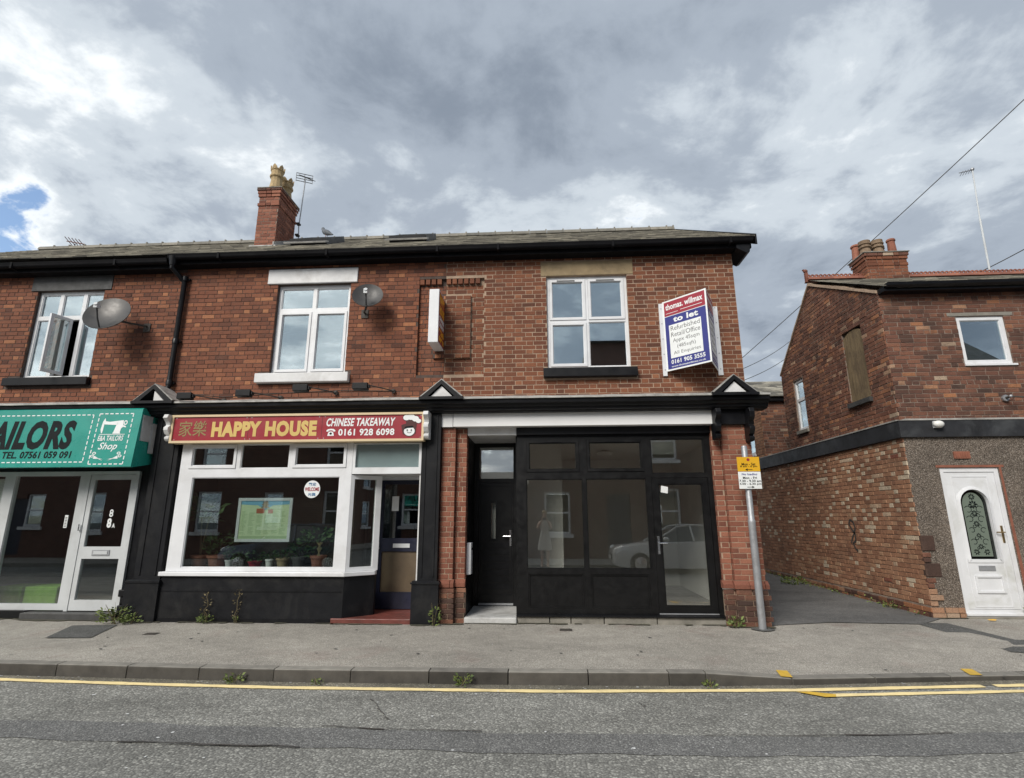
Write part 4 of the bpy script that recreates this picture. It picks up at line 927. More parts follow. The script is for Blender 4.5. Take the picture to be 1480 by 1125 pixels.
# verge mortar, band, ground floor
mb = MB(); rg = random.Random(4)
for (y0, z0), (y1, z1) in ((EF, AP), (AP, EB)):
    n = 16
    for k in range(n):
        a, b = k/n, (k+1)/n; P = lambda t, dz, x: (CX+x, y0+(y1-y0)*t, z0+(z1-z0)*t+dz)
        e = rg.uniform(.035,.06); mb.prism([P(a,-.01,-.035),P(b,-.01,-.035),P(b,e,-.03),P(a,e,-.03)], (.30,0,0))
mb.build('verge', M['mortar_l'], C)
mb = MB(); mb.box(CX-.05, 12, CY-.05, CY+.2, 2.785, 3.06); mb.box(CX-.05, CX+.2, CY+.2, 12, 2.785, 3.06); bd = mb.build('string_course', mat('black_band', (.018,.019,.022), .6, .5, 3, .3, 40, dirt=.7, dirtcol=(.075,.08,.085)), C)
mb = MB(); mb.prism([(CX-.06,CY-.06,3.061),(CX+.05,CY-.06,3.085),(12,CY-.06,3.085),(12,CY-.06,3.061)],(0,.06,0)); mb.box(CX-.06,CX-.002,CY+.001,8,3.061,3.082); mb.box(CX+.05,12,CY-.06,CY-.004,3.0855,3.09); mb.build('lead_flashing', M['lead'], bd)
panel(MB(), CX+.16, 12, 0, 2.785, [CDR], 0, .22, FC).build('pebbledash_wall', M['pebble'], C)
w3 = panel(MB(), CY+.002, 14, -.1, 2.785, [], 0, .22, SC).build('alley_wall', mat('mortar_alley', (.20,.13,.09), .95, .3, 7, .5, 90, dirt=.6), C)
mb = MB(); mb.box(CX+.001, CX+.165, CY+.001, CY+.22, -.1, 2.784); mb.build('corner_render', M['pebble'], C)
airb = [(1.03,2.47),(4.6,2.36),(1.75,.42),(5.2,.62),(3.7,.56)]
BS_C.add(w3, courses(CY+.0, 13.8, .18, 2.78, [(a-.11,a+.11,z,z+.065) for a, z in airb[:3]], bond='flemish', seed=63), SC, 'y', M['brick_a'], tone_a, j=.004, seed=63)
BS_C.add(w3, courses(CY-.02, 13.8, -.07, .155, bond='stretcher', seed=64), lambda u, z, d: (CX-.03+d, u, z), 'y', M['brick_c'], lambda rg,h,u,z: rg.choice((rg.uniform(.1,.5), rg.uniform(.85,1))), j=.006, seed=64)
mb = MB(); mb.box(CX-.022, CX+.0, CY, 13.8, -.1, .165); mb.build('plinth', M['mortar_c'], C)
mb = MB()
for k, x in enumerate((5.91, 6.12, 6.30)): mb.box(x+.004, x+(.2 if k < 2 else .11)-.004, CY-.025, CY+.1, .0, .07, .93+.07*rnd.random()); mb.box(x-.0, x+(.19 if k < 2 else .11)-.006, CY-.02, CY+.1, .078, .15, .93+.07*rnd.random())
mb.build('plinth_bricks', M['brick_c'], C, kind='stuff')
for a, z in airb[:3]:
    mb = MB(); mb.box(CX-.004, CX+.06, a-.106, a+.106, z+.002, z+.063, .4)
    for k in range(5): mb.box(CX-.008, CX-.003, a-.09+.038*k, a-.065+.038*k, z+.012, z+.052, .1)
    mb.build('air_brick', M['terracotta'], C, 'dark red air brick set in the alley wall')
mb = MB(); mb.box(6.68,6.93,CY-.022,CY+.05,2.43,2.545,.75)
for k in range(6): mb.box(6.70+.037*k,6.72+.037*k,CY-.028,CY-.021,2.45,2.525,.55)
mb.build('air_brick', M['terracotta'], C, 'orange air brick above the white door')
mb = MB(); rg = random.Random(8)    # broken render at the corner shows the old stone and brick
for z, z2, w, t in ((.17,.24,.10,.97),(.255,.33,.19,.98),(.34,.42,.12,.96),(.435,.50,.09,.55),(.51,.58,.13,.5),(.60,.80,.23,.02),(.815,.88,.10,.12),(.89,.96,.12,.5),(.99,1.22,.20,.03)):
    mb.box(CX-.004, CX+w, CY-.010-rg.uniform(0,.015), CY+.05, z, z2, t)
mb.build('corner_bricks', M['brick_c'], C, kind='stuff', bevel=.008)
# white door with an arched etched pane
DM = lambda u, z, d: (u, CY+.02+d, z)
mb = MB(); mb.box(6.39,7.37,CY-.06,CY+.25,-.06,.028); mb.build('doorstep', M['concrete'], C, bevel=.01)
mb = MB(); mb.box(6.37,7.42,CY-.006,CY+.1,2.288,2.325,.8); mb.prism([(7.345,CY-.006,-.02),(7.40,CY-.006,-.02),(7.375,CY-.006,2.287),(7.345,CY-.006,2.287)],(0,.1,0),.7); mb.build('door_surround', M['terracotta'], C)
panel(MB(), 6.423, 7.337, .03, 2.283, [(6.49,7.27,.125,2.215)], 0, .08, DM).build('door_frame', M['white'], C)
mb = MB(); mb.box(6.43,7.33,CY-.01,CY+.019,.032,.075); mb.build('threshold', M['white'], C, bevel=.008)
acx, ar, az0, az1 = 6.875, .215, .86, 1.72       # arched light: centre, radius, foot, spring
def arch(r, n=14, foot=None): return [(acx+r, az0 if foot is None else foot)] + [(acx+r*math.cos(math.pi*k/n), az1+r*math.sin(math.pi*k/n)) for k in range(n+1)] + [(acx-r, az0 if foot is None else foot)]
def leaf_with_arch(mb, x0, x1, z0, z1, r, d0, mp):
    p = arch(r); mb.quad(mp(x0,z0,d0),mp(x1,z0,d0),mp(x1,az0,d0),mp(x0,az0,d0)); mb.quad(mp(x0,az0,d0),mp(acx-r,az0,d0),mp(acx-r,az1,d0),mp(x0,az1,d0)); mb.quad(mp(acx+r,az0,d0),mp(x1,az0,d0),mp(x1,az1,d0),mp(acx+r,az1,d0))
    a = p[1:-1]; n = len(a)-1; h = n//2
    for k in range(h): mb.poly([mp(*a[k],d0), mp(x1,az1+(z1-az1)*k/h,d0), mp(x1,az1+(z1-az1)*(k+1)/h,d0), mp(*a[k+1],d0)])
    for k in range(h, n): t0, t1 = (n-k)/h, (n-k-1)/h; mb.poly([mp(*a[k],d0), mp(x0,az1+(z1-az1)*t0,d0), mp(x0,az1+(z1-az1)*t1,d0), mp(*a[k+1],d0)])
    mb.poly([mp(*a[h],d0), mp(x1,z1,d0), mp(x0,z1,d0)])
    for (a1, b1), (a2, b2) in zip(p, p[1:]): mb.quad(mp(a1,b1,d0), mp(a1,b1,d0+.05), mp(a2,b2,d0+.05), mp(a2,b2,d0))
    mb.quad(mp(x0,z0,d0),mp(x0,z0,d0+.05),mp(x0,z1,d0+.05),mp(x0,z1,d0)); mb.quad(mp(x1,z0,d0),mp(x1,z1,d0),mp(x1,z1,d0+.05),mp(x1,z0,d0+.05)); mb.quad(mp(acx-r,az0,d0),mp(acx+r,az0,d0),mp(acx+r,az0,d0+.05),mp(acx-r,az0,d0+.05))
mb = MB(); leaf_with_arch(mb, 6.494, 7.266, .13, 2.21, ar, .012, DM); dr = mb.build('door', mat('weathered_white_door', (.74,.75,.77), .38, .06, 3, dirt=.5, dirtcol=(.40,.40,.33), st=(1,1,.5)), C, 'white front door with an arched etched glass light')
mb = MB(); po, pi = arch(ar+.045, foot=az0-.05), arch(ar+.002, foot=az0)
for k in range(len(po)-1):
    A = [DM(*po[k],.0119), DM(*po[k+1],.0119), DM(*pi[k+1],.0119), DM(*pi[k],.0119)]; B = [DM(*po[k],.002), DM(*po[k+1],.002), DM(*pi[k+1],-.012), DM(*pi[k],-.012)]
    mb.add(B+A, [(0,1,2,3),(0,4,5,1),(3,2,6,7)])
mb.box(acx-ar-.045, acx+ar+.045, CY+.022, CY+.0319, az0-.05, az0-.001); mb.build('moulding', M['white'], dr)
panel(MB(), 6.60,7.16,.155,2.15-.0,[(6.615,7.145,.17,2.135)], .006, .0119, DM).build('moulding', M['white'], dr)
panel(MB(), 6.67,7.09,.36,.62,[(6.70,7.06,.39,.59)], -.006, .0119, DM).build('moulding', M['white'], dr)
mb = MB(); mb.poly([DM(u,z,.045) for u, z in arch(ar+.004)]); mb.poly([DM(u,z,.052) for u, z in arch(ar+.004)][::-1]); pn = mb.build('pane', glass_mat('door_glass', .06, (.45,.5,.47)), dr)
mb = MB(); q = [(acx+(u-acx)*.74, az0+.04+(z-az0)*.92) for u, z in arch(ar)]; mb.prism([DM(u,z,.040) for u, z in q], (0,.004,0)); mb.build('etched_panel', M['etched'], pn)
mb = MB()
def curl(cx, cz, r, a0, a1, w=.010):
    n = 9; pts = [(cx+r*(1-.35*k/n)*math.cos(a0+(a1-a0)*k/n), cz+r*(1-.35*k/n)*math.sin(a0+(a1-a0)*k/n)) for k in range(n+1)]
    for (a, b), (c, d) in zip(pts, pts[1:]):
        dx, dz = c-a, d-b; L_ = math.hypot(dx, dz); nx, nz = -dz/L_*w/2, dx/L_*w/2
        mb.poly([DM(a-nx,b-nz,.0385),DM(c-nx,d-nz,.0385),DM(c+nx,d+nz,.0385),DM(a+nx,b+nz,.0385)])
def petals(cx, cz, r, n=6):
    for k in range(n):
        a = 2*math.pi*k/n; mb.poly([DM(cx+r*t*math.cos(a+o), cz+r*t*math.sin(a+o), .0385) for t, o in ((.2,0),(.7,-.35),(1,0),(.7,.35))])
for s in (1, -1):
    for zc, r in ((.97,.035),(1.12,.05),(1.30,.045),(1.47,.055),(1.62,.06)): curl(acx+s*.085, zc, r, math.pi/2*(1-s)+.5*s, math.pi/2*(1-s)+s*5.2); curl(acx+s*.04, zc+.06, r*.6, 0, s*4.5)
    petals(acx+s*.075, .965, .05)
for zc, r in ((1.05,.045),(1.22,.04),(1.40,.05),(1.56,.055),(1.70,.07),(1.82,.055)): petals(acx, zc, r, 8)
mb.build('etched_pattern', M['ink'], pn, kind='stuff')
mb = MB(); mb.box(6.755,7.0,CY+.022,CY+.0319,.69,.765); mb.build('letter_plate', M['galv'], dr)
lever(dr, 7.215, CY+.031, 1.24, -1).data.materials[0] = M['brass']
# windows
window(C, 7.163, 7.947, 4.023, 4.877, CY+.02, [(7.225,7.885,4.09,4.815,'f')], M['white'], M['glass_up'])
mb = MB(); mb.box(7.15,7.99,CY-.03,CY+.019,3.99,4.022); mb.build('sill', M['white'], C); mb = MB(); mb.box(7.02,8.10,CY-.008,CY+.1,4.888,4.945); mb.build('lintel', M['concrete'], C)
mb = MB(); n = 5
for k in range(n):
    a, b = BRD[0]+(BRD[1]-BRD[0])*k/n, BRD[0]+(BRD[1]-BRD[0])*(k+1)/n
    m2 = MB(); top = lambda y: BRD[3]-.02-.10*((y-1.70)/.32)**2; m2.prism([(CX+.015,a+.003,BRD[2]),(CX+.015,b-.003,BRD[2]),(CX+.015,b-.003,top(b)),(CX+.015,a+.003,top(a))], (.03+.004*(k%2),0,0)); m2.build('board', M['wood'], C)
mb = MB(); mb.box(CX-.07,CX+.1,BRD[0]-.04,BRD[1]+.04,BRD[2]-.085,BRD[2]-.002); mb.build('sill', M['grey_paint'], C)
window(C, SWN[0]+.003, SWN[1]-.003, SWN[2]+.003, SWN[3]-.003, .03, [(3.845,4.205,3.50,4.12,'f'), (3.845,4.205,4.18,4.56,'f')], M['white'], M['glass_up'], mp=SC)
mb = MB(); mb.box(CX-.05,CX+.1,SWN[0]-.03,SWN[1]+.03,SWN[2]-.07,SWN[2]-.001); mb.build('sill', M['concrete'], C)
room(C, 6.2, 11.9, .98, 4.75, 3.15, 4.82, M['room_grey'], M['floor_grey']); room(C, 6.2, 11.9, 1.0, 6, .05, 2.7, M['room_dark'], M['floor_grey'])
# roof, cresting, chimney
mb = MB(); mb.prism([(CX+.22,.55,5.37),(CX+.22,AP[0],6.60),(CX+.22,5.0,4.86)], (6.2,0,0)); rf = mb.build('roof', M['slate'], C)
mb = MB(); rg = random.Random(9); e0, e1 = Vector((0,.52,5.385)), Vector((0,AP[0],6.615)); sl = (e1-e0).length; sd = (e1-e0)/sl; sn = Vector((0,-sd.z,sd.y))
for r in range(13):
    x = CX-.02-(.125 if r % 2 else 0); s = r*.2
    while x < 12:
        a, b = max(x+.002, CX-.02), x+.25; x += .252; f = lambda X, S_, n: tuple(Vector((X,0,0))+e0+sd*S_+sn*n); s1 = min(s+.25, sl)
        th = .018+rg.uniform(0,.006); mb.add([f(a,s,th),f(b,s,th),f(b,s1,.004),f(a,s1,.004),f(a,s,0),f(b,s,0)], [(0,1,2,3),(4,5,1,0),(4,0,3),(5,2,1)], rg.betavariate(2,2))
mb.build('slates', M['slates'], rf, kind='stuff')
x = CX-.03
while x < 11.9:
    mb = MB(); t = rg.uniform(.2,.9); mb.prism([(x,AP[0]-.12,6.60),(x,AP[0]-.02,6.70),(x,AP[0]+.02,6.70),(x,AP[0]+.12,6.60)], (.265,0,0), t)
    for k in range(3):
        cx = x+.045+.088*k; ri, ro = .020, .046
        for q in range(8):
            a, b = math.pi*(-.25+1.5*q/8), math.pi*(-.25+1.5*(q+1)/8)
            mb.prism([(cx+ri*math.cos(a),AP[0]-.012,6.715+ri*math.sin(a)),(cx+ro*math.cos(a),AP[0]-.012,6.715+ro*math.sin(a)),(cx+ro*math.cos(b),AP[0]-.012,6.715+ro*math.sin(b)),(cx+ri*math.cos(b),AP[0]-.012,6.715+ri*math.sin(b))], (0,.024,0), t)
    mb.build('crested_ridge_tile', M['terracotta'], rf); x += .268
mb = MB(); mb.tone = .3; mb.box(CX-.06,CX-.0,AP[0]-.03,AP[0]+.03,6.58,6.80); mb.ball((CX-.035,AP[0],6.84),(.05,.04,.045)); mb.tube([(CX-.03,AP[0],6.80),(CX-.09,AP[0],6.88)],.022); mb.build('finial', M['terracotta'], rf)
mb = MB(); mb.box(CX+.001,12,.56,CY-.001,5.315,5.40); mb.prism([(CX+.02,y,z) for y, z in ((.46,5.435),(.47,5.385),(.51,5.36),(.55,5.37),(.555,5.435))],(6.0,0,0)); mb.build('gutter', M['black'], C)
k1 = MB(); k1.box(7.10,7.95,2.74,3.26,6.4,7.08); ch = k1.build('chimney', M['mortar_c'], C)
BCH = BrickSet()
for z0, z1, o, mt in ((6.45,6.825,0,M['brick_r']),(6.825,6.90,.012,M['brick_r']),(6.90,6.975,.0,M['brick_r']),(6.975,7.05,.02,M['brick_r']),(7.05,7.125,.04,M['brick_c'])): chimney_bricks(7.10-o,7.95+o,2.74-o,3.26+o,z0,z1,mt,int(z0*100),ch,BCH,tone_ch)
BCH.finish(60)
mb = MB(); mb.box(7.04,8.01,2.68,3.32,7.127,7.145); mb.box(7.12,7.93,2.77,3.23,7.145,7.17); mb.build('chimney_cap', M['concrete'], ch)
for i, (x, y, r, h, mt, tn) in enumerate(((7.20,2.86,.10,.31,M['pot_brown'],.2),(7.48,2.88,.10,.33,M['pot_brown'],.6),(7.18,3.14,.095,.36,M['terracotta'],.8),(7.66,3.12,.09,.33,M['pot_brown'],.9),(7.80,2.9,.08,.36,M['terracotta'],.5))):
    mb = MB(); mb.tone = tn; z = 7.165
    if i in (2, 4): mb.lathe(x, y, [(r*1.1,z),(r*.92,z+h*.85),(r*1.15,z+h*.87),(r*1.15,z+h*.95),(r*1.0,z+h),(r*.8,z+h),(r*.7,z+h*.6)], 12)
    else: mb.lathe(x, y, [(r*1.2,z),(r*.95,z+h*.4),(r*1.3,z+h*.45),(r*1.3,z+h*.52),(r*1.05,z+h*.55),(r*1.05,z+h*.66),(r*1.3,z+h*.70),(r*1.3,z+h*.77),(r*1.1,z+h*.80),(r*1.2,z+h*.97),(r*1.0,z+h),(r*.8,z+h),(r*.7,z+h*.6)], 12)
    mb.build('chimney_pot', mt, ch)
# graffiti tag painted on the alley wall
mb = MB()
tag = [(2.72,1.02),(2.66,1.12),(2.58,1.20),(2.52,1.30),(2.56,1.42),(2.66,1.46),(2.72,1.38),(2.64,1.28),(2.54,1.18),(2.56,1.06),(2.66,1.02),(2.60,.92),(2.52,.88)]
for (a, b), (c, d) in zip(tag, tag[1:]):
    L_ = math.hypot(c-a, d-b); nx, nz = -(d-b)/L_*.02, (c-a)/L_*.02
    mb.prism([(CX-.011,a-nx,b-nz),(CX-.011,c-nx,d-nz),(CX-.011,c+nx,d+nz),(CX-.011,a+nx,b+nz)], (.002,0,0))
mb.build('graffiti', M['iron'], C)
BS_C.finish(280)
# bulkhead lamp, cable stay
g = root('bulkhead_lamp', 'small round white lamp fixed to the black band above the white door', 'lamp', (6.47, .66, 2.94)); mb = MB(); mb.ball((6.47,.645,2.985),(.085,.06,.06),14,8); mb.build('lamp_cover', M['opal'], g, smooth=True); mb = MB(); mb.box(6.41,6.53,.66,.698,2.93,3.04); mb.build('base', M['white'], g)
g = root('wall_stay', 'thin black stay arm reaching out from the upper brick wall of the corner house', 'bracket', (7.72, .73, 3.3)); mb = MB(); mb.tube([(7.66,.745,3.42),(7.66,.62,3.425)],.02); mb.tube([(7.66,.62,3.425),(8.5,.4,3.33)],.014); mb.build('arm', M['iron'], g); mb = MB(); mb.tube([(7.66,.739,3.42),(7.66,.70,3.42)],.055); mb.ball((7.66,.61,3.43),.025); mb.build('wall_plate', M['galv'], g)

# house further up the alley
K = root('rear_house', 'brick house with slate roof further up the alley behind the corner house', 'house', (8, 9, 0))
KY0, KX = 6.35, 5.95
kf = panel(MB(), KX, 11, 2.9, 4.62, [], 0, .2, lambda u, z, d: (u, KY0+d, z)).build('front_wall', M['mortar_c'], K)
BK = BrickSet(); BK.add(kf, courses(KX, 7.4, 3.1, 4.6, bond='garden', seed=71), lambda u, z, d: (u, KY0+d, z), 'x', M['brick_c'], tone_c, j=.004, seed=71)
KW = (6.98, 7.75, 3.22, 4.22)
ks = panel(MB(), KY0+.01, 12, 2.9, 4.62, [KW], 0, .2, side(KX)).build('side_wall', M['mortar_c'], K)
BK.add(ks, courses(KY0, 9.5, 3.1, 4.6, [KW], bond='garden', seed=72), side(KX), 'y', M['brick_a'], lambda rg,h,u,z: rg.uniform(.55,.86), j=.004, seed=72); BK.finish(120)  # sunlit look of this side wall is put into its paler brick tones
window(K, KW[0]+.003, KW[1]-.003, KW[2]+.003, KW[3]-.003, .02, [(7.04,7.69,3.29,3.74,'f'), (7.04,7.69,3.80,4.15,'f')], M['white'], M['glass_up'], mp=side(KX))
mb = MB(); mb.box(KX-.06,KX+.05,KW[0]-.04,KW[1]+.04,KW[2]-.05,KW[2]-.001); mb.build('sill', M['white'], K)
mb = MB(); mb.box(KX-.05,11,KY0-.12,KY0-.001,4.60,4.72); mb.build('gutter', M['black'], K)
mb = MB(); mb.prism([(KX-.1,KY0-.15,4.70),(KX-.1,8.6,5.72),(KX-.1,11,4.70)],(5.5,0,0)); rf = mb.build('roof', M['slate'], K)
mb = MB(); rg = random.Random(19); e0, e1 = Vector((0,KY0-.18,4.71)), Vector((0,8.6,5.735)); sl = (e1-e0).length; sd = (e1-e0)/sl; sn = Vector((0,-sd.z,sd.y))
for r in range(12):
    x = KX-.1-(.125 if r % 2 else 0); s = r*.21
    while x < 8:
        a, b = max(x+.002, KX-.1), x+.25; x += .252; s1 = min(s+.26, sl); th = .018+rg.uniform(0,.006)
        f = lambda X, S_, n: tuple(Vector((X,0,0))+e0+sd*S_+sn*n); mb.add([f(a,s,th),f(b,s,th),f(b,s1,.004),f(a,s1,.004),f(a,s,0),f(b,s,0)], [(0,1,2,3),(4,5,1,0),(4,0,3),(5,2,1)], rg.betavariate(2,2))
mb.build('slates', M['slates'], rf, kind='stuff')
mb = MB(); mb.box(KX,11,KY0+.2,12,2.9,4.6); mb.build('body', M['brick_far'], K) if 0 else None
mb = MB(); mb.box(CX+.23, 11, 4.83, KY0-.002, 3.0, 3.05); mb.build('flat_roof', M['lead'], C)
mb = MB(); mb.box(CX+.21, 12, 4.80, 4.84, 3.0, 4.9); mb.build('rear_wall', M['brick_far'], C)

# ================================================================== SIGNS
# teal tailor's sign, its face leaning back at the top
sg = root('shop_sign', 'teal shop sign with black TAILORS lettering over the left shop', 'shop sign', (-8, -.3, 2.28))
yb, yt, zb, zt2 = -.47, -.40, 2.285, 3.20; XR = -6.36
mb = MB(); mb.prism([(-12,yb,zb),(-12,yt,zt2),(-12,yt+.02,zt2+.02),(-12,.09,zt2+.02),(-12,.09,zb+.1),(-12,yb+.02,zb-.01)], (XR+12,0,0)); pb = mb.build('board', M['sign_green'], sg)
sv = Vector((0, yt-yb, zt2-zb)); SLs = sv.length; su = sv/SLs; snn = X_.cross(su)
def sp_(x, z, n=0): return Vector((x, yb, zb)) + su*((z-zb)/(zt2-zb)*SLs) + snn*n
# real coordinates on the sign: x as measured at y = -.5, scaled to its own depth
def stext(body, mt, x0, x1, z0, z1, bold, shear=0, name='lettering'): return text(sg, body, mt, sp_(x0, z0), X_, su, x1-x0, (z1-z0)*SLs/(zt2-zb), bold, shear, name, .003)
stext('TAILORS', M['ink'], -9.02, -7.41, 2.56, 3.03, .05, .16)
stext('TEL. 07561 059 091', M['ink'], -8.52, -7.375, 2.42, 2.535, .03, .08)
def dash_path(mb, pts, on, off, w, P):
    for (a, b), (c, d) in zip(pts, pts[1:]):
        L_ = math.hypot(c-a, d-b); s = 0; ux, uz = (c-a)/L_, (d-b)/L_; nx, nz = -uz*w/2, ux*w/2
        while s < L_:
            e = min(s+on, L_); mb.poly([P(a+ux*s-nx,b+uz*s-nz), P(a+ux*e-nx,b+uz*e-nz), P(a+ux*e+nx,b+uz*e+nz), P(a+ux*s+nx,b+uz*s+nz)]); s = e+off
PS = lambda x, z: sp_(x, z, .003)
mb = MB(); dash_path(mb, [(-10.5,3.115),(-7.16,3.115),(-7.16,2.36),(-10.5,2.36)], .055, .03, .016, PS); dash_path(mb, [(-7.06,3.13),(-6.50,3.13),(-6.50,2.325),(-7.06,2.325),(-7.06,3.13)], .055, .03, .016, PS); mb.build('stitch_border', M['print_white'], sg, kind='stuff')
mb = MB(); q = lambda pts: mb.poly([PS(-6.99+.42*u, 2.80+.26*v) for u, v in pts])
q([(0,.28),(.10,.28),(.10,.72),(.02,.66)]); q([(0,.28),(.05,.05),(.09,.05),(.10,.28)]); q([(.02,.66),(.10,.72),(.14,.80),(.09,1.0),(.03,.78)]); q([(.10,.72),(.10,.60),(.62,.56),(.62,.82),(.30,.76),(.14,.80)]); q([(.62,.82),(.52,.08),(.78,.08),(.80,.34),(.86,.44),(.84,.86)]); q([(.50,.02),(.80,.02),(.80,.08),(.50,.08)]); q([(.86,.44),(.98,.40),(.98,.46),(.86,.56)])
for k in range(12):
    a, b = 2*math.pi*k/12, 2*math.pi*(k+1)/12; q([(.93+.075*math.cos(a),.70+.15*math.sin(a)),(.93+.075*math.cos(b),.70+.15*math.sin(b)),(.93+.04*math.cos(b),.70+.08*math.sin(b)),(.93+.04*math.cos(a),.70+.08*math.sin(a))])
q([(.0,-.04),(1.0,-.04),(1.0,-.005),(.0,-.005)]); mb.build('sewing_machine_emblem', M['print_white'], sg)
stext('E&A TAILORS', M['print_white'], -7.0, -6.585, 2.69, 2.775, .02, .12); stext('Shop', M['print_white'], -6.96, -6.65, 2.52, 2.665, .012, .35)
mb = MB()
for s in (1, -1):
    cx = -6.80
    P2 = lambda u, v: PS(cx+s*u, 2.41+v)
    for (a0, b0, a1, b1, w) in ((.035,-.035,.19,.035,.012), (.03,-.01,.20,.012,.012)): mb.poly([P2(a0,b0), P2(a1,b1-w), P2(a1,b1+w)])
    for c0, d0 in ((.225,.04),(.20,.085)):
        for k in range(10):
            a, b = 2*math.pi*k/10, 2*math.pi*(k+1)/10; mb.poly([P2(c0+.032*math.cos(a),d0+.022*math.sin(a)),P2(c0+.032*math.cos(b),d0+.022*math.sin(b)),P2(c0+.018*math.cos(b),d0+.011*math.sin(b)),P2(c0+.018*math.cos(a),d0+.011*math.sin(a))])
mb.build('scissors_emblem', M['print_white'], sg)
mb = MB(); mb.box(XR+.002,XR+.015,yt+.02,-.17,2.70,3.11); mb.build('end_panel', M['grey_box'], sg); mb = MB(); mb.box(XR+.016,XR+.05,-.19,-.10,2.52,3.00); mb.build('end_panel', M['grey_box'], sg)
# red takeaway sign
sg = root('shop_sign', 'long red shop sign with gold HAPPY HOUSE lettering over the bay window', 'shop sign', (-3.9, -.28, 2.66))
x0, x1, z0, z1, ys = -5.93, -1.845, 2.665, 3.115, -.285
mb = MB(); mb.box(x0+.03,x1-.03,ys,-.125,z0+.03,z1-.03); mb.build('board', M['sign_red'], sg)
panel(MB(), x0, x1, z0, z1, [(x0+.035,x1-.035,z0+.035,z1-.035)], ys-.02, -.122, FRONT).build('frame', M['sign_cream'], sg)
ftext = lambda body, mt, a, b, c, d, bold, shear=0, y=ys, name='lettering': text(sg, body, mt, (a, y, c), X_, Z_, b-a, d-c, bold, shear, name, .003)
ftext('HAPPY HOUSE', M['sign_gold'], -5.26, -3.55, 2.755, 3.005, .06); ftext('家樂', M['gold_dim'], -5.80, -5.34, 2.77, 3.02, .008)
ftext('CHINESE TAKEAWAY', M['print_white'], -3.40, -2.30, 2.905, 3.035, .03, .22); ftext('0161 928 6098', M['print_white'], -3.20, -2.31, 2.755, 2.865, .03)
mb = MB(); P3 = lambda u, v: (-3.39+.14*u, ys-.003, 2.755+.11*v)
mb.poly([P3(*p) for p in ((.12,0),(.88,0),(.80,.45),(.66,.62),(.34,.62),(.20,.45))]); mb.poly([P3(*p) for p in ((0,.62),(.24,.62),(.24,.74),(.5,.80),(.76,.74),(.76,.62),(1,.62),(1,.82),(.8,.98),(.5,1.02),(.2,.98),(0,.82))]); mb.build('telephone_symbol', M['print_white'], sg)
mb = MB(); mb.poly([(-3.39+.07+.02*math.cos(2*math.pi*k/10), ys-.005, 2.755+.036+.018*math.sin(2*math.pi*k/10)) for k in range(10)]); mb.build('telephone_dial', M['ink'], sg)
def disc(mb, cx, cz, rx, rz, y, n=16, a0=0, a1=2*math.pi): mb.poly([(cx+rx*math.cos(a0+(a1-a0)*k/n), y, cz+rz*math.sin(a0+(a1-a0)*k/n)) for k in range(n+(0 if a1-a0 > 6.2 else 1))])
ex, ez = -2.075, 2.825       # cook's head emblem
mb = MB(); disc(mb, ex, ez, .105, .095, ys-.003); mb.poly([(ex-.12,ys-.0025,ez+.02),(ex-.10,ys-.0025,ez-.06),(ex+.10,ys-.0025,ez-.05),(ex+.115,ys-.0025,ez+.11),(ex-.02,ys-.0025,ez+.12),(ex-.13,ys-.0025,ez+.09)])
for dx, dz, r in ((-.03,.205,.055),(.04,.215,.06),(.11,.185,.055),(.16,.15,.042)): disc(mb, ex+dx-.02, ez+dz, r+.01, r*.8+.01, ys-.003-.0004*dx)
mb.poly([(ex-.055,ys-.0022,ez+.09),(ex+.10,ys-.0022,ez+.08),(ex+.11,ys-.0022,ez+.17),(ex-.06,ys-.0022,ez+.2)]); mb.build('emblem_outline', M['hair'], sg)
mb = MB(); disc(mb, ex, ez-.008, .085, .075, ys-.0055); mb.build('emblem_face', M['print_white'], sg)
mb = MB(); [disc(mb, ex+dx-.02, ez+dz, r, r*.8, ys-.0055-.0004*i) for i, (dx, dz, r) in enumerate(((-.03,.205,.055),(.04,.215,.06),(.11,.185,.055),(.16,.15,.042)))]; mb.build('emblem_hat', M['print_white'], sg)
mb = MB(); mb.poly([(ex-.085,ys-.0075,ez+.02),(ex-.06,ys-.0075,ez+.065),(ex+.05,ys-.0075,ez+.075),(ex+.085,ys-.0075,ez+.02),(ex+.06,ys-.0075,ez+.045),(ex-.03,ys-.0075,ez+.04)])
for s in (-1, 1): disc(mb, ex+s*.032, ez+.005, .010, .016, ys-.0075, 8)
for k in range(6):
    a, b = math.pi*(1.2+.6*k/6), math.pi*(1.2+.6*(k+1)/6); mb.poly([(ex+.045*math.cos(a),ys-.0075,ez+.005+.045*math.sin(a)),(ex+.045*math.cos(b),ys-.0075,ez+.005+.045*math.sin(b)),(ex+.038*math.cos(b),ys-.0075,ez+.005+.038*math.sin(b)),(ex+.038*math.cos(a),ys-.0075,ez+.005+.038*math.sin(a))])
mb.build('emblem_features', M['ink'], sg)
for sx in (-3.47, -4.66): mb = MB(); mb.box(sx-.003, sx+.003, ys-.0012, ys-.0002, z0+.036, z1-.036); mb.build('panel_seam', M['hair'], sg)
for sx in (-5.86, -4.7, -4.62, -3.52, -3.43, -1.90):
    for sz in (z0+.055, z1-.055): mb = MB(); mb.prism([(sx+.008*math.cos(k*1.047), ys-.003, sz+.008*math.sin(k*1.047)) for k in range(6)], (0,.003,0)); mb.build('screw', M['galv'], sg)
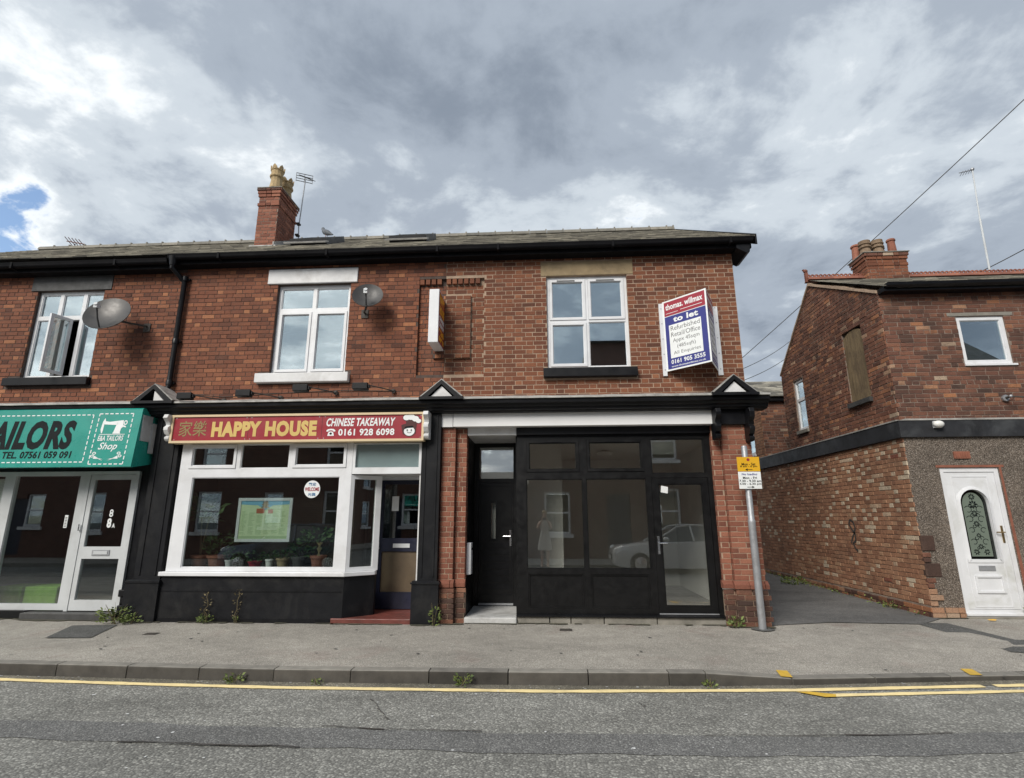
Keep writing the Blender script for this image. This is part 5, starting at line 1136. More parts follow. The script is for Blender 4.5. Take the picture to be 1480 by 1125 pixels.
# projecting light box
sg = root('projecting_sign', 'slim white box sign sticking out of the upper wall with red and yellow sides', 'sign', (-1.71, -.25, 4.19))
mb = MB(); mb.box(-1.79,-1.63,-.50,-.02,4.19,5.09); mb.build('box', M['white'], sg, bevel=.008); mb = MB(); mb.box(-1.76,-1.66,-.02,.01,4.45,4.85); mb.build('bracket', M['galv'], sg)
for s in (1, -1):
    xx = -1.63 if s > 0 else -1.79; o = .0015*s
    mb = MB(); mb.box(min(xx,xx+o), max(xx,xx+o), -.485,-.035,4.215,5.065); pn = mb.build('side_panel', M['sign_red'], sg, 'printed side of the box sign')
    ux = Vector((0,s,0)); st = (-.46 if s > 0 else -.06)
    for body, zz, hh, mt in (('HAPPY', 4.88, .155, M['sign_orange']), ('HOUSE', 4.69, .155, M['sign_orange']), ('CHINESE', 4.585, .08, M['print_white']), ('TAKEAWAY', 4.48, .08, M['print_white']), ('928', 4.355, .10, M['sign_orange']), ('6098', 4.235, .10, M['sign_orange'])):
        text(pn, body, mt, (xx+o*1.6, st, zz), ux, Z_, .40, hh, .075, 0)
# to let board: two panels folded into a V
sg = root('estate_board', 'white, red and blue to let board folded in a V high on the end wall', 'to let board', (2.4, -.3, 3.74))
AX = Vector((2.535,-.58,3.77)); hgt = 1.18
for s, wx in ((-1, Vector((1.985,-.03,3.77))), (1, Vector((2.80,-.03,3.77)))):
    p0, p1 = (wx, AX) if s < 0 else (AX, wx); u = (p1-p0); W = u.length; u = u/W; n = u.cross(Z_)
    bx = lambda mb, a, b, c, d, n0, n1: mb.add([tuple(p0+u*x+Z_*z+n*k) for k in (n0, n1) for x, z in ((a,c),(b,c),(b,d),(a,d))], [(0,1,2,3),(7,6,5,4),(0,4,5,1),(1,5,6,2),(2,6,7,3),(3,7,4,0)])
    mb = MB(); bx(mb, 0, W, 0, hgt, -.012, 0); pn = mb.build('board', M['print_white'], sg)
    m = .025
    mb = MB(); bx(mb, m+.01, W-m, hgt*.775, hgt-m, .0005, .002); mb.build('red_band', M['print_red'], pn)
    mb = MB(); bx(mb, m+.01, W-m, m, hgt*.765, .0005, .002); mb.build('blue_field', M['print_blue'], pn)
    mb = MB(); bx(mb, W*.13, W*.85, hgt*.165, hgt*.635, .0025, .004); mb.build('white_label', M['print_white'], pn)
    mb = MB(); bx(mb, W*.42, W*.90, hgt*.815, hgt*.822, .0025, .004); bx(mb, W*.08, W*.36, hgt*.806, hgt*.812, .0025, .0035); mb.build('white_rule', M['print_white'], pn)
    for body, a, b, c, d, mt, bo, lay_ in (('thomas. willmax', .08, .92, .86, .945, M['print_white'], .03, .0028), ('to let', .24, .80, .665, .745, M['print_white'], .04, .0028), ('Refurbished', .17, .82, .55, .615, M['ink_grey'], 0, .0045), ('Retail/Office', .17, .82, .46, .525, M['ink_grey'], 0, .0045), ('Appx 45sqm', .20, .79, .365, .435, M['ink_grey'], 0, .0045), ('(485sqft)', .29, .70, .28, .345, M['ink_grey'], 0, .0045), ('All Enquiries', .20, .80, .195, .255, M['ink_grey'], 0, .0045), ('0161 905 3555', .13, .88, .085, .145, M['print_white'], .03, .0028), ('www.thomaswillmax.co.uk', .13, .88, .04, .065, M['print_white'], .01, .0028)):
        text(pn, body, mt, p0+u*(W*a)+Z_*(hgt*c), u, Z_, W*(b-a), hgt*(d-c), bo, 0, thick=lay_)
    a, b = (1.93, 1.995) if s < 0 else (2.795, 2.87)
    mb = MB(); mb.box(a, b, -.034, -.009, 3.70, 4.93 if s < 0 else 4.86); fl = mb.build('wall_bracket', M['white'], sg)
    mb = MB(); [mb.tube([((a+b)/2+.0,-.034,3.80+.26*k),((a+b)/2,-.040,3.80+.26*k)], .009, 6) for k in range(5)]; mb.build('screws', M['galv'], fl)
# parking plates on their pole
sp = root('sign_post', 'grey steel post with yellow and white parking plates in front of the brick pilaster', 'sign post', (2.97, -.3, 0))
mb = MB(); mb.lathe(2.97, -.30, [(.05,0),(.05,1.42),(.052,1.43),(.052,1.46),(.043,1.48),(.043,2.52),(.038,2.535)], 18); mb.build('post', M['galv'], sp, smooth=True)
mb = MB(); rg = random.Random(2); mb.poly([(2.97+(.15+rg.uniform(-.03,.03))*math.cos(t*.6283), -.30+(.13+rg.uniform(-.03,.03))*math.sin(t*.6283), .012) for t in range(10)]); mb.build('tarmac_collar', M['pave_d'], sp)
for zb, zt, mt, lines, ar in ((2.155,2.365,M['plate_yellow'],(('Mon - Sat',.085,.125),('8 am - 6 pm',.045+.01,.08+.005)),-1), (1.905,2.15,M['print_white'],(('No loading',.185,.225),('Mon - Fri',.14,.175),('7.30 - 9.30 am',.095,.13),('4.00 - 6.30 pm',.05,.085)),1)):
    mb = MB(); mb.box(2.825,3.145,-.365,-.358,zb,zt); pl = mb.build('plate', mt, sp, 'yellow upper plate' if ar < 0 else 'white lower plate', bevel=.002)
    for b_, c, d in lines: text(pl, b_, M['ink'] if ar < 0 else M['print_blue'] if b_ == 'No loading' else M['ink'], (2.985-.011*len(b_), -.365, zb+c), X_, Z_, .022*len(b_), d-c, .02, 0)
    zc = zb+.025; mb = MB(); A = lambda u, v: (2.985+ar*u, -.367, zc+v); pts = [(-.05,-.004),(.02,-.004),(.02,-.018),(.055,0),(.02,.018),(.02,.004),(-.05,.004)]; mb.poly([A(*p) for p in (pts if ar > 0 else pts[::-1])]); mb.build('arrow', M['ink'], pl)
    if ar < 0: mb = MB(); disc(mb, 2.985, zb+.17, .022, .022, -.367); mb.build('no_waiting_roundel', M['print_red'], pl)
    mb = MB(); mb.box(2.92,3.02,-.357,-.25,(zb+zt)/2-.012,(zb+zt)/2+.012); mb.build('clip', M['galv'], pl)

# ================================================================== FITTINGS ON THE FACADE
dp = root('drainpipe', 'black cast drainpipe running down the brick wall between the first two shops', 'drainpipe', (-6.27, -.08, 3.3))
mb = MB(); mb.tube([(-6.36,-.27,5.86),(-6.36,-.27,5.72),(-6.30,-.14,5.62),(-6.24,-.075,5.52),(-6.24,-.075,3.66),(-6.27,-.10,3.55),(-6.33,-.16,3.48),(-6.33,-.17,3.36)], .042, 12); mb.build('pipe', M['black'], dp, smooth=True)
for z in (5.60,4.45,3.72): mb = MB(); mb.lathe(-6.24, -.075, [(.052,z-.05),(.052,z+.03),(.046,z+.04)], 12); mb.box(-6.31,-6.17,-.06,-.004,z-.02,z+.01); mb.build('collar', M['black'], dp, smooth=True)
mb = MB(); mb.lathe(-6.36, -.27, [(.05,5.76),(.055,5.80),(.075,5.92)], 12); mb.build('outlet', M['black'], dp, smooth=True)
def dish(name, lab, c, nrm, w, h, mt, wallp, feed, seed):
    g = root(name, lab, 'satellite dish', (c[0], c[1], c[2]-h/2), 'satellite dishes on the brick walls')
    n = Vector(nrm).normalized(); c = Vector(c); ux = Z_.cross(n).normalized(); uy = n.cross(ux)
    mb = MB(); nr, ns = 6, 28; vs = []; fs = []
    for lay_ in (0, 1):
        for i in range(nr+1):
            r = i/nr
            for k in range(ns):
                t = 2*math.pi*k/ns; vs.append(c + ux*(w/2*r*math.cos(t)) + uy*(h/2*r*math.sin(t)) + n*(.085*r*r - (.012 if lay_ else 0)))
    o = (nr+1)*ns
    for i in range(nr):
        for k in range(ns): a, b, cc, d = i*ns+k, i*ns+(k+1) % ns, (i+1)*ns+(k+1) % ns, (i+1)*ns+k; fs += [(a,b,cc,d) if i else (a,cc,d), (o+a,o+d,o+cc,o+b) if i else (o+a,o+d,o+cc)]
    for k in range(ns): fs.append((nr*ns+k, nr*ns+(k+1) % ns, o+nr*ns+(k+1) % ns, o+nr*ns+k))
    mb.add(vs, fs); mb.build('reflector', mt, g, smooth=True)
    a = c - uy*(h*.44) + n*.06; b = c + n*feed - uy*(h*.12)
    mb = MB(); mb.tube([a, (a+b)/2 - uy*.03, b], .013); mb.build('feed_arm', M['dark_metal'], g)
    mb = MB(); mb.tube([b+n*.04, b-n*.05], [.028,.04], 10); mb.box(b.x-.03,b.x+.03,b.y-.03,b.y+.03,b.z-.05,b.z+.03); mb.build('receiver', M['alu'], g)
    w0 = Vector(wallp); mb = MB(); mb.tube([c-n*.01, c-n*.07, w0+Vector((0,-.05,0)), w0], .018); mb.box(w0.x-.06,w0.x+.06,-.02,-.002,w0.z-.09,w0.z+.06); mb.build('wall_mount', M['iron'], g)
    return g
dish('satellite_dish', 'large pale satellite dish beside the open white window', (-7.22,-.40,4.79), (.15,-.88,.42), .70, .72, M['dish_pale'], (-6.84,-.004,4.74), .34, 1)
dish('satellite_dish', 'small dark grey satellite dish beside the white lintelled window', (-2.865,-.28,5.05), (.15,-.92,.36), .50, .50, M['dish_grey'], (-3.0,-.004,4.90), .24, 2)
for i, (x, z, lab) in enumerate(((-5.69,3.405,'black floodlight nearest the drainpipe above the red sign'), (-4.73,3.435,'black floodlight just left of the white window sill, above the red sign'), (-3.81,3.505,'black floodlight directly under the white window sill'), (-2.85,3.52,'black floodlight nearest the box sign, right of the white sill'))):
    g = root('floodlight', lab, 'floodlight', (x, -.4, z-.05), 'floodlights above the red takeaway sign')
    mb = MB(); mb.prism([(x-.12,-.45,z-.05),(x+.12,-.45,z-.05),(x+.12,-.36,z-.065),(x-.12,-.36,z-.065)], (0,.0,.10)); mb.box(x+.12,x+.15,-.43,-.37,z-.03,z+.02); mb.build('lamp_head', M['black'], g, bevel=.006)
    mb = MB(); mb.tube([(x+.14,-.40,z+.01),(x+.32,-.22,z+.0),(x+.42,-.03,z+.0)], .010); mb.build('arm', M['iron'], g)
    mb = MB(); mb.tube([(x+.42,-.05,z),(x+.42,-.008,z)], .035, 10); mb.tube([(x+.38,-.06,z+.0),(x+.44,-.05,z+.01)], .018, 8); mb.build('wall_plate', M['iron'], g)
g = link('cable', None, None, (0,0,0)) if 0 else None
mb = MB(); pts = []
for x, z in ((-6.1,3.55),(-5.3,3.47),(-4.3,3.52),(-3.4,3.55),(-2.43,3.53),(-2.40,3.49)):
    pts.append((x,-.012,z))
mb.tube(pts, .005, 6); mb.build('cable', M['iron'], None, 'thin grey cable clipped along the bricks behind the floodlights', 'cable')
lb = root('letter_box', 'white post box on the inner side of the brick pilaster beside the black front door', 'letter box', (-1.17,.26,.62)); mb = MB(); mb.box(-1.211,-1.14,.15,.33,.66,1.13); mb.build('body', M['white'], lb, bevel=.008); mb = MB(); mb.box(-1.139,-1.135,.18,.30,1.02,1.05); mb.build('slot', M['ink'], lb)
# aerials
ar_ = root('tv_aerial', 'thin tv aerial on a mast beside the tall brick chimney', 'tv aerial', (-5.78,2.9,8.2))
mb = MB(); mb.tube([(-5.80,2.94,7.9),(-5.83,2.94,8.35),(-5.78,2.94,9.72)], .014, 8); mb.build('mast', M['galv'], ar_)
mb = MB(); a, b = Vector((-5.88,2.9,9.74)), Vector((-5.45,2.5,9.36)); mb.tube([a, b], .014, 6); 
for k in range(9): p = a+(b-a)*(.35+.65*k/8); mb.tube([p+Vector((-.09,-.10,0)), p+Vector((.09,.10,0))], .008, 5)
mb.build('boom', M['dark_metal'], ar_); mb = MB()
for dz in (-.10,-.03,.04,.11): mb.tube([(-5.98,2.86,9.70+dz),(-5.64,3.02,9.70+dz)], .009, 5)
for dx in (0,.17,.34): mb.tube([(-5.98+dx,2.86+.47*dx,9.58),(-5.98+dx,2.86+.47*dx,9.82)], .006, 5)
mb.build('reflector', M['dark_metal'], ar_)
for zc in (8.10, 8.40): mb = MB(); mb.box(-5.87,-5.79,2.86,2.96,zc,zc+.04); mb.build('clamp', M['iron'], ar_)
ar_ = root('tv_aerial', 'small reddish tv aerial just showing above the ridge at the far left', 'tv aerial', (-13.45,4.7,8.8)); mb = MB(); mb.tube([(-13.45,4.9,8.6),(-13.45,4.9,9.25)], .014, 6); mb.build('mast', M['dark_metal'], ar_); mb = MB(); mb.tube([(-13.72,4.9,9.34),(-13.15,4.9,9.22)], .014, 5)
for k in range(5): mb.tube([(-13.66+.11*k,4.75,9.40-.025*k),(-13.62+.11*k,5.05,9.22-.025*k)], .010, 5)
mb.build('boom', M['terracotta'], ar_)
ar_ = root('aerial_mast', 'tall white aerial mast rising behind the ridge of the corner house', 'aerial mast', (10.75,4.0,6.2)); mb = MB(); mb.tube([(10.66,4,6.0),(10.75,4,8.6)], .022, 8); mb.tube([(10.75,4,8.6),(10.84,4,9.98)], .015, 8); mb.build('mast', M['alu'], ar_)
mb = MB(); mb.tube([(10.90,4.05,10.0),(10.30,3.75,9.72)], .012, 6); [mb.tube([(10.84-.11*k,3.95-.05*k,9.98-.052*k),(10.84-.11*k,4.07-.05*k,9.92-.052*k)], .007, 5) for k in range(5)]; mb.ball((10.84,4,9.98),.045); mb.build('boom', M['galv'], ar_)
# overhead wires
for i, (a, b, lab) in enumerate((((13.28,1.75,12.79),(6.28,12.85,6.27),'long overhead wire passing behind the chimney of the corner house'), ((12.53,3.5,8.27),(10.9,7.0,7.68),'overhead wire crossing behind the tall aerial mast'), ((11.03,15,9.13),(6.22,9.0,6.13),'upper of the two thin wires between the gables'), ((10.95,15,8.47),(6.19,9.0,5.75),'lower of the two thin wires between the gables'))):
    a, b = Vector(a), Vector(b); mb = MB(); mb.tube([a+(b-a)*t/10+Vector((0,0,-.12*(1-(t/5-1)**2))) for t in range(11)], .012, 5); mb.build('overhead_wire', M['iron'], None, lab, 'wire', 'overhead wires')
# pigeon on the ridge
pg = root('pigeon', 'grey pigeon perched on the roof ridge to the right of the chimney', 'pigeon', (-5.83,4.5,8.95))
PB = Vector((-5.83,4.5,8.95))
mb = MB(); mb.M = Matrix.Translation(PB) @ Matrix.Rotation(R(-25), 4, 'Z') @ Matrix.Scale(1.25, 4); mb.tube([(.20,0,.02),(.12,0,.06),(.03,0,.11),(-.05,0,.15),(-.09,0,.19),(-.11,0,.235),(-.125,0,.26),(-.13,0,.275)], [.012,.035,.062,.062,.048,.032,.033,.012], 10); mb.build('body', mat('pigeon_grey', (.10,.11,.125), .7, .3, 30), pg, smooth=True)
mb = MB(); mb.M = Matrix.Translation(PB) @ Matrix.Rotation(R(-25), 4, 'Z') @ Matrix.Scale(1.25, 4); mb.tube([(-.15,0,.262),(-.185,0,.25)], [.010,.002], 6); [mb.tube([(0,s*.02,.07),(.0,s*.025,-.02),(-.03,s*.025,-.025)], .006, 5) for s in (-1,1)]; mb.build('beak_and_legs', M['terracotta'], pg)

# ================================================================== BEHIND THE GLASS
pf = lambda x0, x1, y0, y1, lab: (lambda g: ([MB().box(x0,x1,y0,y1,.125,.42).build('cushion', M['pouffe'], g, bevel=.02)], [MB().box(x0+.03,x1-.03,y0+.03,y1-.03,.098,.124).build('base', M['ink'], g)]))(root('pouffe', lab, 'pouffe', ((x0+x1)/2,(y0+y1)/2,.1), 'green cube seats in the left shop window'))
pf(-9.05,-8.60,.42,.86,'green cube pouffe at the far left of the shop window'); pf(-8.55,-7.98,.42,.86,'wide green cube pouffe nearest the glazed shop door')
for x0, x1, y, lab in ((-8.9,-7.9,1.1,'long fluorescent light seen through the left shop window'), (-7.35,-6.75,2.0,'fluorescent light seen through the top of the glazed shop door')):
    g = root('strip_light', lab, 'strip light', ((x0+x1)/2,y,2.47), 'fluorescent lights in the left shop'); mb = MB(); mb.box(x0,x1,y-.05,y+.05,2.49,2.545); mb.build('housing', M['white'], g); mb = MB(); mb.tube([(x0+.04,y,2.465),(x1-.04,y,2.465)], .022, 8); mb.build('tube', M['lamp_white'], g)
# menu in its frame
g = root('menu_board', 'framed green takeaway menu behind the glass of the bay window', 'menu board', (-4.43,.06,1.15)); x0, x1, z0, z1, y = -4.875, -3.99, 1.145, 1.82, .05
panel(MB(), x0, x1, z0, z1, [(x0+.045,x1-.045,z0+.045,z1-.045)], y, y+.03, FRONT).build('frame', M['alu'], g)
mb = MB(); mb.box(x0+.04,x1-.04,y+.012,y+.02,z0+.04,z1-.04); sh = mb.build('menu_sheet', M['menu_green'], g)
mb = MB(); mb.poly([(x0+.046,y+.0105,z1-.046),(x0+.046,y+.0105,z1-.10),(-4.55,y+.0105,z1-.115),(-4.43,y+.0105,z1-.19),(-4.31,y+.0105,z1-.115),(x1-.046,y+.0105,z1-.10),(x1-.046,y+.0105,z1-.046)]); mb.build('sky_print', M['menu_sky'], sh)
mb = MB(); [mb.poly([(-4.43+s*a,y+.0095,z1-.05-b) for a, b in ((.02,0),(.055,.015),(.03,.03),(.065,.055),(.035,.07),(.08,.11),(.0,.11),(0,0))]) for s in (1,-1)]; mb.build('pagoda_print', M['stone'], sh)
mb = MB(); mb.box(-4.57,-4.44,y+.009,y+.0115,z1-.24,z1-.165); mb.box(-4.38,-4.30,y+.009,y+.0115,z1-.24,z1-.18); mb.build('dish_print', mat('orange_print', (.36,.10,.04), .6), sh)
mb = MB(); rg = random.Random(6)
for c in range(6):
    xa = x0+.065+c*.127
    for r in range(19):
        zz = z0+.115+r*.019
        if zz > z1-.27 and 1 < c < 4: continue
        if rg.random() < .1: continue
        mb.quad((xa,y+.0112,zz),(xa+rg.uniform(.06,.10),y+.0112,zz),(xa+.10,y+.0112,zz+.009),(xa,y+.0112,zz+.009)) if 0 else mb.box(xa,xa+rg.uniform(.05,.10),y+.0105,y+.0118,zz,zz+.009)
mb.box(x0+.05,x1-.05,y+.0105,y+.0118,z0+.05,z0+.09); mb.build('menu_print', M['menu_green2'], sh)
g = root('window_sticker', 'round white WELCOME sticker near the top of the bay window', 'sticker', (-3.62,BY,1.81)); mb = MB(); mb.prism([(-3.62+.128*math.cos(2*math.pi*k/28),BY+.019,1.945+.135*math.sin(2*math.pi*k/28)) for k in range(28)],(0,.002,0)); mb.build('disc', M['print_white'], g)
text(g, 'WELCOME', M['print_red'], (-3.735,BY+.019,1.915), X_, Z_, .23, .06, .04); text(g, '歡迎', M['sky_blue'], (-3.68,BY+.019,1.995), X_, Z_, .12, .05, .02); text(g, '光臨', M['sky_blue'], (-3.68,BY+.019,1.84), X_, Z_, .12, .05, .02)
mb = MB(); mb.box(-2.555,-2.44,DYH+.034,DYH+.037,1.62,1.86); mb.build('paper_notice', M['paper'], None, 'white paper notice with a yellow top taped inside the navy shop door', 'notice')
mb = MB(); mb.prism([(1.80,FY+.0275,1.885),(1.905,FY+.0275,1.865),(1.915,FY+.0275,1.965),(1.812,FY+.0275,1.985)],(0,.003,0)); mb.build('paper_notice', M['paper'], None, 'small tilted white paper stuck inside the black glass door', 'notice')
mb = MB(); mb.box(1.80,1.93,.9,.92,1.50,1.85); fe = mb.build('wall_panel', M['blind'], None, 'pale grey panel on the wall inside the empty shop door', 'wall panel') if 0 else None

def foliage(mb, c, rx, rz, n, sz, rg, droop=.2):
    for i in range(n):
        a, b = rg.uniform(0, 2*math.pi), rg.uniform(-1, 1); r = rg.random()**.5
        p = Vector((c[0]+rx*r*math.cos(a), c[1]+rx*r*math.sin(a), c[2]+rz*b*math.sqrt(max(0,1-r*r*.7))))
        d = Vector((math.cos(a)+rg.uniform(-.6,.6), math.sin(a)+rg.uniform(-.6,.6), rg.uniform(-droop,1))).normalized(); s = d.cross(Vector((rg.uniform(-1,1),rg.uniform(-1,1),rg.uniform(-1,1)))).normalized(); L_ = sz*rg.uniform(.6,1.3); nn = d.cross(s)
        mb.add([p, p+d*L_*.5+s*L_*.26+nn*L_*.05, p+d*L_-nn*L_*.06, p+d*L_*.5-s*L_*.26+nn*L_*.05], [(0,1,2,3)], rg.random())
POTS = [(-5.50,.13,.19,'terracotta','tall leafy houseplant in the terracotta pot at the left end of the bay window','tall'),(-5.21,.16,.19,'terracotta','bushy houseplant in the wide terracotta pot left of the menu','bush'),(-5.0,.065,.12,'white_p','small plant in a white pot just right of the wide terracotta pot','small'),(-4.81,.058,.12,'dish_pale','small plant in a grey pot left of the red bowl','small'),(-4.58,.10,.10,'print_red','low plant in a red bowl under the menu','small'),(-4.36,.065,.13,'opal','small plant in the white pot between red and cream pots','small'),(-4.13,.10,.15,'stone','leafy plant in the cream pot under the right of the menu','small'),(-3.88,.115,.17,'grey_paint','dark leaved plant in the grey pot near the right of the bay','mid'),(-3.56,.12,.19,'terracotta','plant with bare stems in the terracotta pot at the right end of the bay','stem')]
for i, (x, r, h, mk, lab, kind_) in enumerate(POTS):
    rg = random.Random(100+i); y = .20+.03*(i % 2); z = .746
    g = root('potted_plant', lab, 'potted plant', (x, y, z), 'potted plants along the bay window')
    mb = MB(); mb.tone = .5; mb.lathe(x, y, [(r*.72,z),(r*.94,z+h*.78),(r*1.06,z+h*.79),(r*1.08,z+h),(r*.95,z+h),(r*.9,z+h*.85)], 16); mb.build('pot', M[mk], g, smooth=True)
    mb = MB(); zt = z+h
    if kind_ == 'tall':
        st = MB(); st.tone = .3
        for k in range(4): q = (x+rg.uniform(-.1,.12), y+rg.uniform(-.03,.08), zt+rg.uniform(.45,.85)); st.tube([(x+rg.uniform(-.03,.03),y,zt-.03),q], [.012,.006], 6); foliage(mb, q, .12, .14, 34, .16, rg, .8)
        st.build('stem', M['stalk'], g)
    elif kind_ == 'bush': foliage(mb, (x,y+.02,zt+.17), .20, .18, 150, .09, rg)
    elif kind_ == 'stem':
        st = MB(); st.tone = .8
        for k in range(4): st.tube([(x+.02*k-.03,y,zt-.03),(x-.02*k+.03,y+.01,zt+.1),(x+.03*k-.04,y,zt+.2)], .010, 6)
        st.build('stem', M['stalk'], g); foliage(mb, (x-.06,y,zt+.28), .24, .12, 90, .10, rg)
    elif kind_ == 'mid': foliage(mb, (x,y+.02,zt+.13), .16, .16, 80, .09, rg)
    else: foliage(mb, (x,y,zt+.05), r*1.1, .09, 50, .06, rg)
    mb.build('foliage', M['leaf_d'], g)

# ================================================================== WEEDS
def weed(x, y, z, r, h, n, sz, lab, seed, stalks=0, mtl='leaf'):
    rg = random.Random(seed); g = root('weed', lab, 'weed', (x, y, z), 'weeds growing from the joints'); mb = MB(); foliage(mb, (x, y, z+h*.5), r, h*.5, n, sz, rg); mb.build('leaves', M[mtl], g)
    st = MB()
    for k in range(max(3, stalks)):
        a = rg.uniform(0, 6.28); hh = h*rg.uniform(.8, 1.4); st.tube([(x+rg.uniform(-.3,.3)*r,y+rg.uniform(-.1,.1)*r,z-.01),(x+.4*r*math.cos(a),y+.3*r*math.sin(a),z+hh*.6),(x+.8*r*math.cos(a),y+.5*r*math.sin(a),z+hh)], [.004,.003,.0015], 4, tone=rg.random())
    st.build('stalks', M['stalk'] if mtl == 'leaf' else M['leaf'], g)
    return g
weed(-6.33,-.33,0,.20,.24,210,.055,'bushy green weed clump at the foot of the drainpipe pilaster',1,8)
weed(-6.10,-.30,0,.12,.13,70,.05,'low weed spilling right of the black pilaster plinth, beside the bushy clump',2)
weed(-5.02,-.20,.0,.10,.12,70,.05,'leafy weed with a dry stalk under the left of the bay',3)
weed(-4.58,-.20,.0,.045,.10,22,.03,'thin dry weed against the black stall riser right of the leafy one',4)
for x, hh, sd in ((-5.05,.42,5),(-4.57,.44,6)):     # the climbing stalks above those two
    rg = random.Random(sd); mb = MB(); pts = [(x+rg.uniform(-.03,.03),-.19+rg.uniform(-.01,.01),hh*k/7) for k in range(8)]; mb.tube(pts, .005, 5, tone=.4)
    for p in pts[2:]: foliage(mb, p, .045, .04, 7, .035, rg)
    mb.build('climbing_weed', M['stalk'], None, 'dry climbing stalk on the black stall riser, '+('left one' if sd == 5 else 'right one'), 'weed', 'weeds growing from the joints')
weed(-1.60,-.26,0,.075,.26,60,.05,'upright green weed between black plinth and brick pilaster',7)
weed(2.66,-.17,0,.09,.14,70,.05,'green weed at the foot of the right brick pilaster',8)
weed(-3.17,-2.60,-.115,.09,.08,80,.038,'weed in the kerb gutter below the left part of the bay',9)
weed(-2.30,-2.64,-.115,.05,.05,25,.035,'tiny weed in the gutter between the two larger kerb weeds',10)
weed(-.83,-2.60,-.115,.075,.10,80,.038,'weed in the kerb gutter in front of the black front door',11)
weed(1.60,-2.53,-.115,.07,.06,40,.036,'yellowing weed at the kerb joint where the kerb starts to drop',12)
weed(7.36,.68,0,.10,.34,110,.05,'tall green weed by the right foot of the white door',13,5)
rg = random.Random(77); mb = MB()
for k in range(46):
    y = .9+k*.16+rg.uniform(-.05,.05); foliage(mb, (CX-.06-rg.uniform(0,.08), y, az(y)+.02), .06, .04 if rg.random() < .8 else .09, rg.randint(4, 14), .04, rg)
mb.build('ground_weeds', M['leaf'], None, 'thin line of weeds along the foot of the alley wall', 'weeds', None, 'stuff')
weed(5.55,4.6,.03,.24,.18,120,.07,'larger green weed part way up the alley by the wall',15); weed(5.80,1.6,.01,.10,.10,50,.045,'small weed at the alley wall near the corner',16)
mb = MB(); mb.add([(6.55,.50,.016),(6.62,.47,.016),(6.64,.53,.03),(6.57,.56,.022),(6.66,.50,.028)], [(0,1,2,3),(1,4,2)]); mb.build('litter', M['plate_yellow'], None, 'scrap of yellow litter on the pavement by the white door', 'litter')
# ================================================================== ACROSS THE ROAD (seen mirrored in the glass)
def far_house(x0, x1, ze, zr, y, wins, lab, gable=False):
    g = root('terraced_house', lab, 'house', ((x0+x1)/2, y-3, 0), 'houses across the road'); mb = MB(); mpB = lambda u, z, d: (u, y-d, z)
    panel(mb, x0, x1, 0, ze, [w[:4] for w in wins], 0, .25, mpB); mb.box(x0, x0+.2, y-7, y-.26, 0, ze); mb.box(x1-.2, x1, y-7, y-.26, 0, ze); mb.box(x0, x1, y-7.2, y-7.01, 0, ze); mb.build('wall', M['brick_far'], g)
    mb = MB()
    if gable: mb.prism([(x0-.1,y+.15,ze+.002),((x0+x1)/2,y+.15,zr),(x1+.1,y+.15,ze+.002)], (0,-7.4,0)); mb.build('roof', M['brick_far'], g)
    else: mb.prism([(x0,y+.3,ze+.002),(x0,y-3.4,zr),(x0,y-7.2,ze+.002)], (x1-x0,0,0)); mb.build('roof', M['slate'], g)
    mb = MB(); mb.box(x0+.2,x1-.2,y-1.2,y-1.0,.0,ze); mb.build('inner_wall', M['room_dark'], g)
    for a, b, c, d, k in wins:
        if k == 'door': mb = MB(); mb.box(a,b,y-.2,y-.14,c,d); mb.build('door', M['blue_door'], g); continue
        mb = MB(); h_ = (c+d)/2; panel(mb, a+.003, b-.003, c+.003, d-.003, [(a+.08,b-.08,c+.09,h_-.03),(a+.08,b-.08,h_+.03,d-.08)], .08, .15, mpB); w = mb.build('window', M['white'], g)
        mb = MB(); mb.box(a+.02,b-.02,y-.125,y-.12,c+.02,d-.02); mb.build('pane', M['glass_up'], w); mb = MB(); mb.box(a-.1,b+.1,y-.2,y+.08,c-.13,c); mb.build('sill', M['white_p'], w)
    return g
FYB = -12.6
W1 = lambda a: [(a,a+1.0,1.0,2.55,'w'), (a,a+1.0,3.4,4.7,'w'), (a+1.9,a+2.75,.1,2.3,'door')]
for i, (a, b, ze, zr, gb) in enumerate(((-39.9,-34.8,5.3,7.6,False),(-34.8,-29.7,5.3,7.6,False),(-29.7,-24.6,5.3,7.6,False),(-24.6,-19.5,5.3,7.6,False),(-19.5,-14.4,5.3,7.6,False),(-14.4,-9.3,5.3,7.6,False),(-9.3,-4.6,5.3,7.6,False),(6.6,9.3,5.4,7.9,False),(9.3,14.4,7.4,10.4,False),(14.4,19.5,7.4,10.4,False),(19.5,24.6,5.4,7.9,False))):
    far_house(a, b, ze, zr, FYB, [w for w in W1(a+.7)+[(a+3.4,a+4.2,1.2,2.5,'w')] if w[1] < b-.25], 'brick terraced house across the road, '+('first','second','third','fourth','fifth','sixth','seventh','eighth','ninth','tenth','eleventh')[i]+' from the sewing shop end', gb)
far_house(-4.6, -.6, 2.75, 3.7, FYB, [(-4.0,-3.0,1.0,2.3,'w'),(-2.2,-1.3,.1,2.2,'door')], 'low brick building across the road facing the recessed black front door')
far_house(-.6, 1.95, 5.0, 6.6, FYB, [(0,1.0,.9,2.5,'w')], 'narrow brick house across the road facing the black shopfront')
far_house(1.95, 6.6, 8.5, 8.9, FYB, [(2.4,3.3,.1,2.4,'door'),(4.2,5.2,.9,2.6,'w'),(4.2,5.2,3.7,5.2,'w'),(4.2,5.2,6.3,7.6,'w')], 'tall brick block across the road facing the empty shop')

